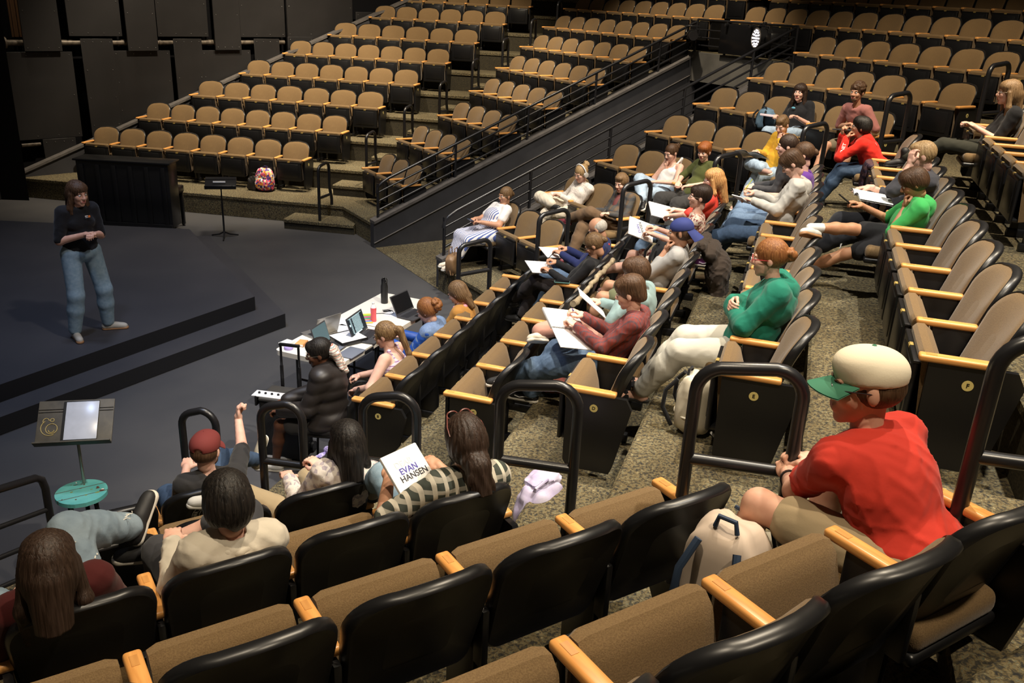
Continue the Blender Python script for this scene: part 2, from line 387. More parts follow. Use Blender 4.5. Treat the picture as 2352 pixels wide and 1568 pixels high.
def seat(block,k,i,s0,wd,n,down=False,ends=(True,True),fold=True):
    nn,tt=FR[block]; s=s0+(i+.5)*wd; f=-nn; rz=math.atan2(-f[0],f[1]); P=xy(block,s,TIP[block](k))
    flip = -1 if block in 'LMR' else 1       # local +x runs along -t for those blocks
    j = (n-1-i) if block in 'LN' else i
    ref = {'L':'from the stairs','M':'from the stairs','R':'from the ramp','C':'from the near end','N':'from the stairs'}[block]
    rown = {0:'front row',1:'second row',2:'third row',3:'fourth row',4:'fifth row',5:'sixth row',6:'seventh row',7:'eighth row',8:'ninth row'}[k]
    st='occupied' if down else 'empty'
    o=empty('theatre_seat',(P[0],P[1],ZK(k)),rz, f'{st} brown seat, {ORD[j]} {ref}, {rown} of {BN[block]}','seat',f'{rown} of the {BN[block]}')
    q=wd/W0
    mobj('backrest',PAD,o,scale=(q,1,1)); sh=mobj('back_shell',SHELL,o,scale=(q,1,1))
    mobj('seat_cushion',CUSHD if down else CUSH,o,scale=(q,1,1)); pn=mobj('seat_pan',PAND if down else PAN,o,scale=(q,1,1))
    if not down: mobj('number_plate',PLATE,pn)
    def arm(side,e):
        x=side*wd/2; mobj('armrest',ARME if e else ARM,o,loc=(x,.035 if e else 0,0))
        if e:
            ep=mobj('end_panel',ENDP,o,loc=(x,0,0))
            if block in 'CR' or block=='L':
                pl=MB().lathe([(.001,0),(.026,0),(.026,.003),(.001,.003)],PLQ,n=24).mesh('row_plaque')
                d=mobj('row_plaque',pl,ep,loc=(side*.0165,-.2,.50),rot=(PI/2,0,side*PI/2))
                lt=mobj('row_letter',letter_mesh('BCDEFGHJKL'[k]),d,loc=(0,0,.0035))
        else: mobj('arm_post',POST,o,loc=(x,0,0))
    lo=-flip*-1*-1 if False else (-1 if flip==1 else 1)   # side of the low-s arm
    arm(lo, i==0 and ends[0])
    if i==n-1: arm(-lo, ends[1])
    SEATS[(block,k,i)]=(P,rz,ZK(k),o)
    return o
ROWS=[]  # block,k,s_left,s_right,n,indices
for k,(a,n,b) in enumerate([(-11.24,8,-6.71),(-10.64,8,-6.3),(-9.98,7,-5.86),(-9.32,7,-5.40),(-8.72,7,-4.97),(-8.02,6,-4.55),(-7.35,6,-4.10),(-6.85,6,-3.66)]):
    ROWS.append(('L',k,a,b,n,range(n)))
for k,n in enumerate([3,4,4,5,6,7,8,9,9]):
    wd=.58 if k==2 else .55
    ROWS.append(('M',k,-13.47-n*wd,-13.47,n,range(n)))
for k,(a,n,b) in enumerate([(-10.95,3,-9.29),(-10.6,3,-8.88),(-10.68,4,-8.38),(-10.68,5,-7.87),(-10.68,6,-7.3),(-10.5,7,-6.85),(-10.45,8,-6.4),(-12.9,13,-6.5),(-12.9,12,-6.9)]):
    ROWS.append(('R',k,a,b,n,range(n)))
for k,(a,n,wd,i0) in enumerate([(5.81,7,.53,0),(5.42,8,.572,0),(5.02,9,.57,0),(4.71,11,.556,0),(4.33,12,.557,0),(3.96,13,.54,7)]):
    ROWS.append(('C',k,a,a+n*wd,n,range(i0,n)))
for k,(b,n,wd) in enumerate([(1.30,2,.525),(1.72,3,.55),(2.01,4,.525),(2.37,6,.53),(2.68,6,.52)]):
    ROWS.append(('N',k,b-n*wd,b,n,range(n)))
OCC={('R',0,0),('R',1,0),('R',1,2),('R',2,2),('R',2,3),('R',3,4),('R',4,3),('R',4,5),
     ('C',1,5),('C',1,6),('C',2,1),('C',2,2),('C',2,4),('C',2,6),('C',2,7),('C',3,1),('C',3,7),('C',3,8),('C',3,9),
     ('C',4,5),('C',4,6),('C',4,11),('C',5,11),('N',0,1),('N',1,2),('N',2,0),('N',2,1),('N',2,3),('N',4,5)}
for (b,k,a,c,n,idx) in ROWS:
    wd=(c-a)/n
    for i in idx: seat(b,k,i,a,wd,n,(b,k,i) in OCC,ends=(True,True))
# ------------------------------------------------------------------ aisle steps
for k in range(0,9):   # stairs beside the far left block
    x0=-6.71+.44*k+.12
    half_step('L',k,x0,x0+1.25 if k else x0+1.3,dep=.50)
for k in range(1,9): half_step('R',k,-9.25+.52*(k-1)+.2,-9.25+.52*(k-1)+1.25)
for k in range(0,6): half_step('C',k,5.81-.37*k-1.5,5.81-.37*k-.12,dep=.48)
# ------------------------------------------------------------------ aisle hand rails
def hoop(pa,pb,za,zb,top,label,dog=.07,r=.029,bar=.40):
    pa=Vector((*pa,0)); pb=Vector((*pb,0)); d=(pb-pa).normalized(); A=pa.copy(); 
    root=empty('aisle_handrail',(pa.x,pa.y,za),0,label,'handrail','hooped black handrails on the aisle steps')
    L=lambda v,z: Vector((v.x-pa.x,v.y-pa.y,z-za))
    t=top; pts=[]; rc=.11
    inner=pb-d*dog
    pts+= [L(pa,za),L(pa,t-rc-.02)]
    for i in range(1,7):
        a=PI/2*i/7; pts.append(L(pa+d*(rc*(1-math.cos(a))), t-.02-rc+rc*math.sin(a)))
    e=inner
    for i in range(0,7):
        a=PI/2*i/6; pts.append(L(e-d*(rc*(1-math.sin(a))), t-rc+rc*math.cos(a)))
    pts+=[L(inner,zb+.34),L(inner+d*dog*.3,zb+.28),L(inner+d*dog*.85,zb+.16),L(pb,zb+.10),L(pb,zb)]
    mb=MB(); mb.tube(pts,r,BLACKM,n=12); mb.build('hoop_tube',root)
    zc=za+bar; mb=MB(); mb.tube([L(pa,zc),L(inner,zc+.0)],r*.9,BLACKM,n=12); mb.build('cross_bar',root)
    return root
nsn=lambda b,s,r: xy(b,s,r)
# stairs between far left block and block left of the ramp
for k in range(0,8):
    s=-6.71+.44*k+.80; r=RIS('L',k)
    hoop(nsn('L',s-.04,r-.42),nsn('L',s+.02,r+.02),ZK(k)-.2,ZK(k),ZK(k)-.2+.98, f'black hooped handrail on the far left stairs, {ORD[k]} one up from the floor',r=.027)
for k in range(0,7):
    s=[-9.30,-8.90,-8.42,-7.82,-7.32,-6.88,-6.25][k]; r=5.20+.90*k; zb=max(0,ZK(k)-.2) if k else 0
    hoop(nsn('R',s,r),nsn('R',s-.05,r+.55),zb,zb,ZK(k)+.80, f'black hooped handrail right of the ramp block, {ORD[k]} one from the stage',bar=.42 if k else .78)
for k,wd in enumerate([.33,.35,.38,.44,.47,.52]):
    hoop(nsn('C',4.75-.372*k,-3.97+.928*k),nsn('C',4.80-.372*k,-3.97+.928*k+wd),max(0,ZK(k)-.2),max(0,ZK(k)-.2),ZK(k)+.83, f'black hooped handrail on the near stairs, {ORD[k]} one from the stage',bar=.60,r=.027)
# ------------------------------------------------------------------ left wall with lapped panels and pipes
WP0=np.array([-9.1,17.2]); WD=np.array([.7071,.7071]); WN=np.array([.7071,-.7071])
def wallhit(px,py):
    d=FW+AX*((px-1176)/FPX)+AY*((784-py)/FPX); n=np.array([-WD[1],WD[0]])
    t=(n@WP0)/(n@np.array([d.x,d.y])); P=np.array([d.x*t,d.y*t]); return float((P-WP0)@WD), CAPZ(d,t)
def CAPZ(d,t): return CAMZ+d.z*t
def wpt(a,z,off=0): p=WP0+WD*a+WN*off; return (p[0],p[1],z)
mb=MB(); mb.add([wpt(-.6,0,-.42),wpt(12,0,-.42),wpt(12,6.5,-.42),wpt(-.6,6.5,-.42)],[[0,1,2,3]],VOID); tag(mb.build('wall_left'),kind='structure')
def panel(x0,x1,yb,yt,off,label):
    """panel from photo columns x0..x1 (taken at row yb), bottom z from yb, top z from yt (None = to the top)"""
    yr = yb if yb is not None else yt
    a0=wallhit(x0,yr)[0]; a1=wallhit(x1,yr)[0]
    z0=wallhit((x0+x1)/2,yb)[1] if yb is not None else max(.3,.35+.366*a0)
    z1=wallhit((x0+x1)/2,yt)[1] if yt is not None else 5.4
    root=empty('wall_panel',wpt(a0,z0,off),math.atan2(WD[1],WD[0]),label,'panel','lapped black panels on the left wall')
    mb=MB(); mb.box(((a1-a0)/2,0,(z1-z0)/2),(a1-a0,.03,z1-z0),PANELM,bev=.004,seg=1); mb.build('panel_sheet',root)
    mb=MB(); m=max(2,int((z1-z0)/.55))
    for i in range(m+1):
        for x in (.06,a1-a0-.06): mb.ball((x,-.017,.06+(z1-z0-.12)*i/m),.009,SCREW,n=4)
    for x in np.linspace(.06,a1-a0-.06,4)[1:-1]:
        for z in (.06,z1-z0-.06): mb.ball((x,-.017,z),.009,SCREW,n=4)
    o=mb.build('panel_screws',root); o['kind']='stuff'
    return root
SCREW=mat('screw_head',(.25,.25,.25),.4,.8)
F_,B_=-.14,-.22
panel(62,150,119,None,F_,'tall dark panel at the left end above the pipe, beside the brown drape')
panel(168,291,85,None,B_,'wide dark panel above the pipe, second from the left')
panel(301,371,118,None,F_,'narrow dark panel overlapping the pipe, third from the left')
panel(373,490,86,None,B_,'wide dark panel above the pipe, fourth from the left')
panel(502,562,116,None,F_,'narrow dark panel overlapping the pipe, fifth from the left')
panel(564,667,87,None,B_,'wide dark panel above the pipe, sixth from the left')
panel(672,822,None,86,B_+.001,'lower half of the big dark panel at the top of the slope')
panel(672,822,86,None,B_,'big dark panel at the top of the slope above the seats')
panel(829,960,None,30,B_,'rightmost dark panel high above the slope')
panel(38,200,322,121,B_,'large dark panel below the pipe at the left end')
panel(190,264,None,90,F_,'narrow panel with its bright top edge just above the pipe')
panel(268,400,None,118,B_,'wide dark panel hanging under the third narrow panel')
panel(404,469,None,90,F_,'narrow panel rising just above the pipe, near the middle of the wall')
panel(472,586,None,117,B_,'wide dark panel hanging below the pipe, near the sloping cap')
panel(590,648,None,90,F_,'small narrow panel over the pipe, nearest the sloping cap')
panel(103,179,None,320,F_,'small panel low beside the short pipe')
def pipe(p0,p1,off,r,label,flange=True):
    a0,z0=wallhit(*p0); a1,z1=wallhit(*p1); z=(z0+z1)/2
    root=empty('wall_pipe',wpt(a0,z,off),math.atan2(WD[1],WD[0]),label,'pipe')
    mb=MB(); mb.tube([(0,0,0),(a1-a0,0,0)],r,PIPEM,n=16); mb.build('pipe_run',root)
    if flange:
        mb=MB(); mb.tube([(-.03,0,0),(0,0,0)],r*1.9,PIPEM,n=20); mb.build('flange',root)
        for i in range(1,8): mb=MB(); mb.tube([((a1-a0)*i/8-.02,0,0),((a1-a0)*i/8+.02,0,0)],r*1.18,PIPEM,n=16); mb.build('pipe_clamp',root)
pipe((25,100),(668,100),-.30,.055,'long worn pipe running along the left wall behind the panels')
pipe((60,338),(104,335),-.28,.045,'short pipe low at the left end of the wall',False)
# brown drape strip and dark leg at the far left
a0,_=wallhit(38,60); a1,_=wallhit(64,60); mb=MB()
def drape(u,v): 
    p=wpt(a0+(a1-a0)*u,2.9+2.6*v,-.36+.03*math.sin(u*14)); return p
mb.grid(drape,24,4,mat('brown_drape',(.10,.045,.014),.9)); tag(mb.build('stage_drape'),'narrow brown drape hanging at the far left above the pipe','curtain')
# sloping low wall beside the far left block
def lowwall(pts,th,m,capm,name,nrm,over=.03,capt=.045):
    """pts: list of (x,y,ztop) ; wall to z=0 with a cap"""
    mb=MB(); n=np.array(nrm)
    for (a,b) in zip(pts[:-1],pts[1:]):
        q=[(a[0],a[1]),(b[0],b[1])]; r_=[(a[0]+n[0]*th,a[1]+n[1]*th),(b[0]+n[0]*th,b[1]+n[1]*th)]
        V=[(*q[0],0),(*q[1],0),(*q[1],b[2]),(*q[0],a[2]),(*r_[0],0),(*r_[1],0),(*r_[1],b[2]),(*r_[0],a[2])]
        mb.add(V,[[0,1,2,3],[4,7,6,5],[0,3,7,4],[1,5,6,2]],m)
        o=n*over; V=[(q[0][0]-o[0],q[0][1]-o[1],a[2]),(q[1][0]-o[0],q[1][1]-o[1],b[2]),(r_[1][0]+o[0],r_[1][1]+o[1],b[2]),(r_[0][0]+o[0],r_[0][1]+o[1],a[2])]
        V+= [(x,y,z+capt) for x,y,z in V]
        mb.add(V,[[0,3,2,1],[4,5,6,7],[0,1,5,4],[1,2,6,5],[2,3,7,6],[3,0,4,7]],capm)
    return tag(mb.build(name),kind='structure')
p=lambda a,off,z:(*[float(v) for v in (WP0+WD*a+WN*off)],z)
lowwall([p(-.55,-.10,.46),p(9,-.10,.46+.366*9.4)],.12,WALLM,CAPM,'trim_1',WN)
# black platform and carpet end at stage left
A,B=at(65,443,0),at(-60,474,0)
mb=MB(); mb.prism([(B.x,B.y),(A.x,A.y),(A.x-1.2,A.y+2.4),(B.x-2,B.y+2.4)],0,.385,STAGEF); o=tag(mb.build('floor'),kind='structure')
# ------------------------------------------------------------------ ramp walls, rails and the bridge over its end
def capz(r): return .44+.40*(r-5.9)
for s,sg,nm in((-13.37,-1,'wall_ramp_left'),(-10.97,-1,'wall_ramp_right')):
    a=xy('M',s,5.84); b=xy('M',s,12.7)
    lowwall([(a[0],a[1],capz(5.84)),(b[0],b[1],capz(12.7))],.14,WALLM,CAPM,nm,dM*sg)
    off=dM*(.012 if s<-12 else -.152)
    if s<-12:
        mb=MB(); q=[a+off,b+off]
        mb.tube([(*q[0],capz(5.84)-.33),(*q[1],capz(12.7)-.33)],.010,CAPM,n=6); tag(mb.build('trim_2'),kind='structure')
def ramp_rail(s,r0,r1,first,label,hook):
    root=empty('ramp_handrail',(*xy('M',s,r0),0),0,label,'handrail','slanting four-bar handrails beside the ramp')
    o=xy('M',s,r0); L=lambda r,z:(*(xy('M',s,r)-o),z)
    for h in (.16,.31,.46,.61):
        mb=MB(); pts=[L(r0,capz(r0)+h),L(r1,capz(r1)+h)]
        if h>.6 and hook: pts=[L(r0-.02,capz(r0)+h-.16),L(r0,capz(r0)+h-.06),L(r0+.08,capz(r0)+h+.01)]+[L(r0+.2,capz(r0+.2)+h),pts[1]]
        mb.tube(pts,.024 if h>.6 else .017,BLACKM,n=10); mb.build('rail_bar',root)
    r=first
    while r<r1+.05:
        mb=MB(); mb.tube([L(r,capz(r)),L(r,capz(r)+.61)],.024,BLACKM,n=10); mb.build('rail_post',root); r+=1.45
ramp_rail(-13.44,5.95,12.6,5.95,'slanting handrail on the ramp wall beside the middle block',True)
ramp_rail(-11.04,5.92,12.6,5.92,'slanting handrail on the ramp wall beside the seated audience',True)
# black sheet painted in for the dark of the open ramp end, bridge facade
mb=MB(); a=xy('M',-13.37,12.75); b=xy('M',-10.97,12.75); mb.add([(*a,0),(*b,0),(*b,2.75),(*a,2.75)],[[0,1,2,3]],VOID); tag(mb.build('ramp_end_dark'),kind='structure')
a=xy('M',-13.5,12.53); b=xy('M',-10.83,12.53); a2=xy('M',-13.5,12.65); b2=xy('M',-10.83,12.65)
mb=MB(); mb.prism([tuple(a),tuple(b),tuple(b2),tuple(a2)],2.66,3.19,mat('grey_bridge_paint',(.10,.095,.085),.7,noise=(2.5,.35))); tag(mb.build('trim_3'),kind='structure')
def brail():
    root=empty('bridge_handrail',(*xy('M',-13.4,12.6),3.18),0,'black guard rail on the bridge above the end of the ramp','handrail')
    o=xy('M',-13.4,12.6); L=lambda s,z:(*(xy('M',s,12.6)-o),z)
    for h in(.14,.28,.42,.60): mb=MB(); mb.tube([L(-13.4,h),L(-10.95,h)],.02 if h>.5 else .014,BLACKM); mb.build('rail_bar',root)
    for s in(-13.4,-12.6,-11.8,-10.95): mb=MB(); mb.tube([L(s,0),L(s,.60)],.022,BLACKM); mb.build('rail_post',root)
brail()
frz=math.atan2(uM[0],-uM[1])
SCRN=mat('switched_off_screen',(.006,.006,.007),.25)
P=xy('M',-12.15,12.48); t=empty('monitor',(*P,3.22),frz,'black flat monitor hung on the bridge rail above the ramp','monitor')
MB().box((0,0,.26),(.95,.05,.52),SCRN,bev=.01).build('screen',t); MB().box((-.3,.05,.5),(.05,.1,.06),BLACKM,bev=.01).build('bracket',t); MB().box((.3,.05,.5),(.05,.1,.06),BLACKM,bev=.01).build('bracket',t)
P=xy('M',-11.55,12.30); t=empty('led_stage_light',(*P,3.55),frz+PI-.35,'round stage light with a cluster of white lenses on the bridge rail','stage light')
mb=MB(); R=Matrix.Rotation(PI/2,3,'X')
def cyl(mb,y0,y1,r,m,x=0,z=0,n=28): mb.tube([(x,y0,z),(x,y0+1e-4,z),(x,y1-1e-4,z),(x,y1,z)],[.001,r,r,.001],m,n=n,cap=True)
cyl(mb,-.02,.22,.165,BLACKP); mb.build('lamp_housing',t)
mb=MB(); ring=[(math.cos(a)*.16,-.03,math.sin(a)*.16) for a in np.linspace(0,2*PI,33)[:-1]]; mb.tube(ring,.012,CAPM,n=8,closed=True); mb.build('lamp_rim',t)
LENS=mat('lit_lens',(.9,.85,.9),.2,emit=((1,.93,.98),1.6)); mb=MB()
for rr,nn_ in((0,1),(.05,6),(.1,12),(.138,14)):
    for i in range(nn_): a=2*PI*i/nn_; mb.ball((rr*math.cos(a),-.028,rr*math.sin(a)),(.017,.012,.017),LENS,n=5)
mb.build('lens_cluster',t)
mb=MB(); mb.tube([(-.2,.1,0),(-.2,.1,.2),(.2,.1,.2),(.2,.1,0)],.014,BLACKM); mb.box((0,.1,.23),(.06,.06,.08),BLACKM,bev=.01); mb.build('yoke',t)
mb=MB(); mb.box((.34,.12,.03),(.2,.2,.16),BLACKP,bev=.03); mb.build('base_box',t)
P=xy('M',-13.25,12.35); t=empty('profile_spotlight',(*P,3.5),frz+PI+.9,'black profile stage spotlight clamped to the left end of the bridge rail','stage light')
mb=MB(); cyl(mb,-.3,-.02,.075,BLACKP); cyl(mb,-.02,.2,.1,BLACKP); mb.build('lamp_barrel',t)
mb=MB(); cyl(mb,-.34,-.30,.085,BLACKM); mb.build('lens_tube',t); mb=MB(); cyl(mb,.2,.34,.07,BLACKP); mb.build('lamp_cap',t)
mb=MB(); mb.tube([(-.13,.05,0),(-.13,.05,.16),(.13,.05,.16),(.13,.05,0)],.012,BLACKM); mb.build('yoke',t)
mb=MB(); mb.tube([(.05,.3,-.03),(.1,.25,-.2),(.02,.1,-.45),(.06,.05,-.8)],.008,BLACKM,n=6); mb.build('cable',t)
# far back wall, sheets coloured black so the background falls into darkness
mb=MB(); mb.add([(-9,27,0),(20,22,0),(20,22,9),(-9,27,9)],[[0,1,2,3]],VOID); mb.add([(-16,16,0),(-9.3,16.5,0),(-9.3,16.5,9),(-16,16,9)],[[0,1,2,3]],VOID); tag(mb.build('wall_back'),kind='structure')
mb=MB(); mb.add([(9.5,-2,0),(9.5,26,0),(9.5,26,9),(9.5,-2,9)],[[0,1,2,3]],WALLM); tag(mb.build('wall_right'),kind='structure')
# ------------------------------------------------------------------ stage platforms
def far(p,q,t): return (p[0]+(q[0]-p[0])*t, p[1]+(q[1]-p[1])*t)
s1,s2,s3=at(435,526,.36),at(585,681,.36),at(0,883,.36)
s4=at(216,516,.36)
mb=MB(); mb.prism([tuple(far(s1,s4,4.5)),(s1.x,s1.y),(s2.x,s2.y),far(s2,s3,1.6),(-11,6.5)][::-1],.012,.36,STAGEF)
o=tag(mb.build('floor'),kind='structure')
mb=MB(); mb.add([(*q,.3605) for q in [tuple(far(s1,s4,4.5)),(s1.x,s1.y),(s2.x,s2.y),far(s2,s3,1.6),(-11,6.5)][::-1]],[[0,1,2,3,4]],STAGEM); tag(mb.build('floor'),kind='structure')
q1,q2,q3=at(480,541,.18),at(655,720,.18),at(0,958,.18)
poly=[(q1.x,q1.y),(q2.x,q2.y),far(q2,q3,1.5),(-9.5,6.8),(-8,13)][::-1]
mb=MB(); mb.prism(poly,.006,.18,STAGEF); mb.add([(*q,.1806) for q in poly],[[0,1,2,3,4]],STAGEM); tag(mb.build('floor'),kind='structure')
# step box at the foot of the far stairs is built with the half steps
# ------------------------------------------------------------------ piano
GLB=mat('black_lacquer',(.010,.010,.011),.3,spec=.6)
fr=at(388,376,1.2); fl=at(167,364,1.2); dv=np.array([fr.x-fl.x,fr.y-fl.y]); Lp=float(np.hypot(*dv)); rz=math.atan2(dv[1],dv[0])
t=empty('upright_piano',((fr.x+fl.x)/2,(fr.y+fl.y)/2,0),rz,'black upright piano seen from its back, beyond the standing presenter','piano')
t.location.z=0
MB().box((0,.19,.64),(Lp-.06,.36,1.08),GLB,bev=.012).build('case',t)
MB().box((0,.2,1.19),(Lp+.02,.44,.035),GLB,bev=.012).build('lid',t)
MB().box((0,.50,.66),(Lp-.1,.30,.12),GLB,bev=.02).build('key_bed',t)
mb=MB()
for x in np.linspace(-Lp/2+.12,Lp/2-.12,6): mb.box((x,-.0,.62),(.07,.03,1.0),GLB,bev=.008)
mb.box((0,-.0,.12),(Lp-.08,.035,.08),GLB,bev=.006); mb.build('back_frame',t)
for x in (-Lp/2+.09,Lp/2-.09): MB().box((x,.6,.33),(.06,.06,.6),GLB,bev=.01).build('leg',t)
for x in (-Lp/2+.1,Lp/2-.1):
    for y in (.05,.62): mb=MB(); mb.tube([(x-.015,y,.04),(x+.015,y,.04)],.04,BLACKM,n=16); mb.build('caster',t)
# ------------------------------------------------------------------ music stands and stool
def music_stand(loc,rz,h,label,tilt,far_=False):
    t=empty('music_stand',loc,rz,label,'music stand')
    mb=MB(); mb.tube([(0,0,.06),(0,0,.62)],.016,BLACKM); mb.build('lower_pole',t)
    mb=MB(); mb.tube([(0,0,.55),(0,0,h-.03)],.011,BLACKM if far_ else mat('steel_pole',(.35,.33,.3),.35,.8)); mb.build('upper_pole',t)
    mb=MB()
    for i in range(3):
        a=2*PI*i/3+.5; mb.tube([(0,0,.10),(.10*math.cos(a),.10*math.sin(a),.045),(.25*math.cos(a),.25*math.sin(a),.012)],[.016,.013,.010],BLACKM,n=8)
    mb.build('tripod_base',t)
    R=Matrix.Rotation(tilt,3,'X'); d=empty('x',(0,0,0)); bpy.data.objects.remove(d)
    mb=MB(); mb.box((0,0,h+.02),(.50,.012,.33),BLACKM if far_ else GREYD,bev=.006)
    mb.box((0,-.03,h-.15),(.50,.07,.012),BLACKM if far_ else GREYD,bev=.004)
    for zz in (.115,.095): mb.box((0,-.0075,h+zz),(.49,.002,.004),VOID)
    c=Vector((0,0,h)); mb.v=[tuple(R@(Vector(v)-c)+c) for v in mb.v]; mb.build('desk',t)
    return t,R,c
GREYD=mat('worn_black_desk',(.055,.05,.04),.55,noise=(12,.4,(.09,.08,.06)))
b=at(516,545,0); t1,_,_=music_stand((b.x,b.y,0),.25,.92,'black music stand on the floor near the far stairs, no script pages on it',-1.15,True)
mb=MB(); mb.box((-.02,-.02,.95),(.2,.02,.03),WHITEM,bev=.004); tag(mb.build('paper_roll',None,loc=t1.location,rot=t1.rotation_euler),'small white paper lying on the far music stand','paper')
# near stand: desk centre about z=1.12
b=at(186,1135,.2); dc=at(172,968,1.16)
st,R,c=music_stand((dc.x,dc.y,0),.22,1.14,'black music stand beside the turquoise stool, holding a clear folder',-.85)
mb=MB(); mb.box((.035,-.014,c.z+.02),(.235,.012,.30),mat('folder_black',(.02,.02,.02),.4),bev=.004)
mb.box((.045,-.022,c.z+.018),(.215,.006,.285),mat('blue_white_sheet',(.55,.60,.72),.25,noise=(9,.15)),bev=.002)
mb.v=[tuple(R@(Vector(v)-c)+c) for v in mb.v]; tag(mb.build('script_folder',None,loc=st.location,rot=st.rotation_euler),'clear plastic folder of papers on the near music stand','folder')
mb=MB(); GOLD=mat('gold_doodle',(.45,.35,.12),.5)
def mk(pts): mb.tube([(x,-.0085,c.z+z) for x,z in pts],.0028,GOLD,n=5)
circ=lambda cx,cz,r,a0,a1,n=14:[(cx+r*math.cos(a0+(a1-a0)*i/n),cz+r*math.sin(a0+(a1-a0)*i/n)) for i in range(n+1)]
mk(circ(-.15,-.03,.038,0,2*PI)); mk(circ(-.16,-.02,.06,2.2,5.2)); mk(circ(-.15,-.04,.018,PI,2*PI)); mk(circ(-.19,.03,.02,0,4)); mk(circ(-.15,.035,.012,0,2*PI))
mb.v=[tuple(R@(Vector(v)-c)+c) for v in mb.v]; mb.build('gold_drawing',st)
p=at(187,1130,.66)
t=empty('round_stool',(p.x,p.y,0),.6,'small round stool with a chipped turquoise plank top','stool')
TQ=mat('chipped_turquoise',(.10,.42,.42),.5,noise=(7,.3,(.16,.52,.50))); BRN=mat('bare_brown_wood',(.10,.045,.025),.7)
def topmesh():
    mb=MB(); r=.172
    for j,(y0,y1,m) in enumerate([(-1,-.36,TQ),(-.36,-.31,BRN),(-.31,.28,TQ),(.28,.33,BRN),(.33,1,TQ)]):
        pts=[]; ys=np.linspace(y0,y1,9)
        pts=[(math.sqrt(max(0,1-y*y))*r,y*r) for y in ys]+[(-math.sqrt(max(0,1-y*y))*r,y*r) for y in ys[::-1]]
        mb.prism(pts[::-1] if False else pts,.635,.665 if m is TQ else .6635,m)
    return mb
topmesh().build('seat_top',t)
rn=random.Random(4); mb=MB()
for i in range(16):
    a=rn.random()*2*PI; r=.15*rn.random()**.5; mb.ball((r*math.cos(a),r*math.sin(a),.665),(rn.uniform(.004,.02),rn.uniform(.004,.012),.0015),rn.choice([BRN,WHITEM,mat('olive_chip',(.2,.25,.08),.6)]),n=4)
mb.build('paint_chips',t)
for i in range(4): a=PI/4+i*PI/2; mb=MB(); mb.tube([(.11*math.cos(a),.11*math.sin(a),.64),(.16*math.cos(a),.16*math.sin(a),0)],.010,BLACKM); mb.build('leg',t)
mb=MB(); mb.tube([(.135*math.cos(a),.135*math.sin(a),.3) for a in np.linspace(0,2*PI,25)[:-1]],.007,BLACKM,n=6,closed=True); mb.build('foot_ring',t)
# ------------------------------------------------------------------ folding tables
TBL=mat('cream_table_plastic',(.78,.74,.66),.45,bump=(60,.05))
def table(c0,c1,c2,c3,label):
    """near-left, far-left, far-right, near-right corners"""
    cx=sum(p.x for p in(c0,c1,c2,c3))/4; cy=sum(p.y for p in (c0,c1,c2,c3))/4
    d=((c1-c0)+(c2-c3))/2; Lx=d.length; rz=math.atan2(d.y,d.x); e=((c3-c0)+(c2-c1))/2; Wy=abs(e.x*math.sin(rz)-e.y*math.cos(rz))
    t=empty('folding_table',(cx,cy,0),rz,label,'table')
    mb=MB(); n=32; pts=[]
    for (sx,sy,a0) in((1,1,0),(-1,1,PI/2),(-1,-1,PI),(1,-1,1.5*PI)):
        for i in range(7): a=a0+PI/2*i/6; pts.append((sx*(Lx/2-.05)+.05*math.cos(a),sy*(Wy/2-.05)+.05*math.sin(a)))
    mb.prism(pts,.69,.74,TBL); mb.build('table_top',t)
    for x in(-Lx/2+.25,Lx/2-.25):
        mb=MB(); mb.tube([(x,-Wy/2+.08,.69),(x,-Wy/2+.08,.0)],.014,BLACKM); mb.tube([(x,Wy/2-.08,.69),(x,Wy/2-.08,.0)],.014,BLACKM); mb.tube([(x,-Wy/2+.08,.35),(x,Wy/2-.08,.35)],.012,BLACKM); mb.build('leg_frame',t)
    for y in(-Wy/2+.05,Wy/2-.05): mb=MB(); mb.box((0,y,.675),(Lx-.2,.03,.03),BLACKM,bev=.005); mb.build('apron',t)
    mb=MB(); mb.box((0,-Wy/2-.002,.705),(.16,.02,.035),BLACKP,bev=.008); mb.build('carry_handle',t)
    return t,Lx,Wy
ta,tb,tc_,td=at(630,803,.74),at(857,683,.74),at(955,738,.74),at(782,938,.74)
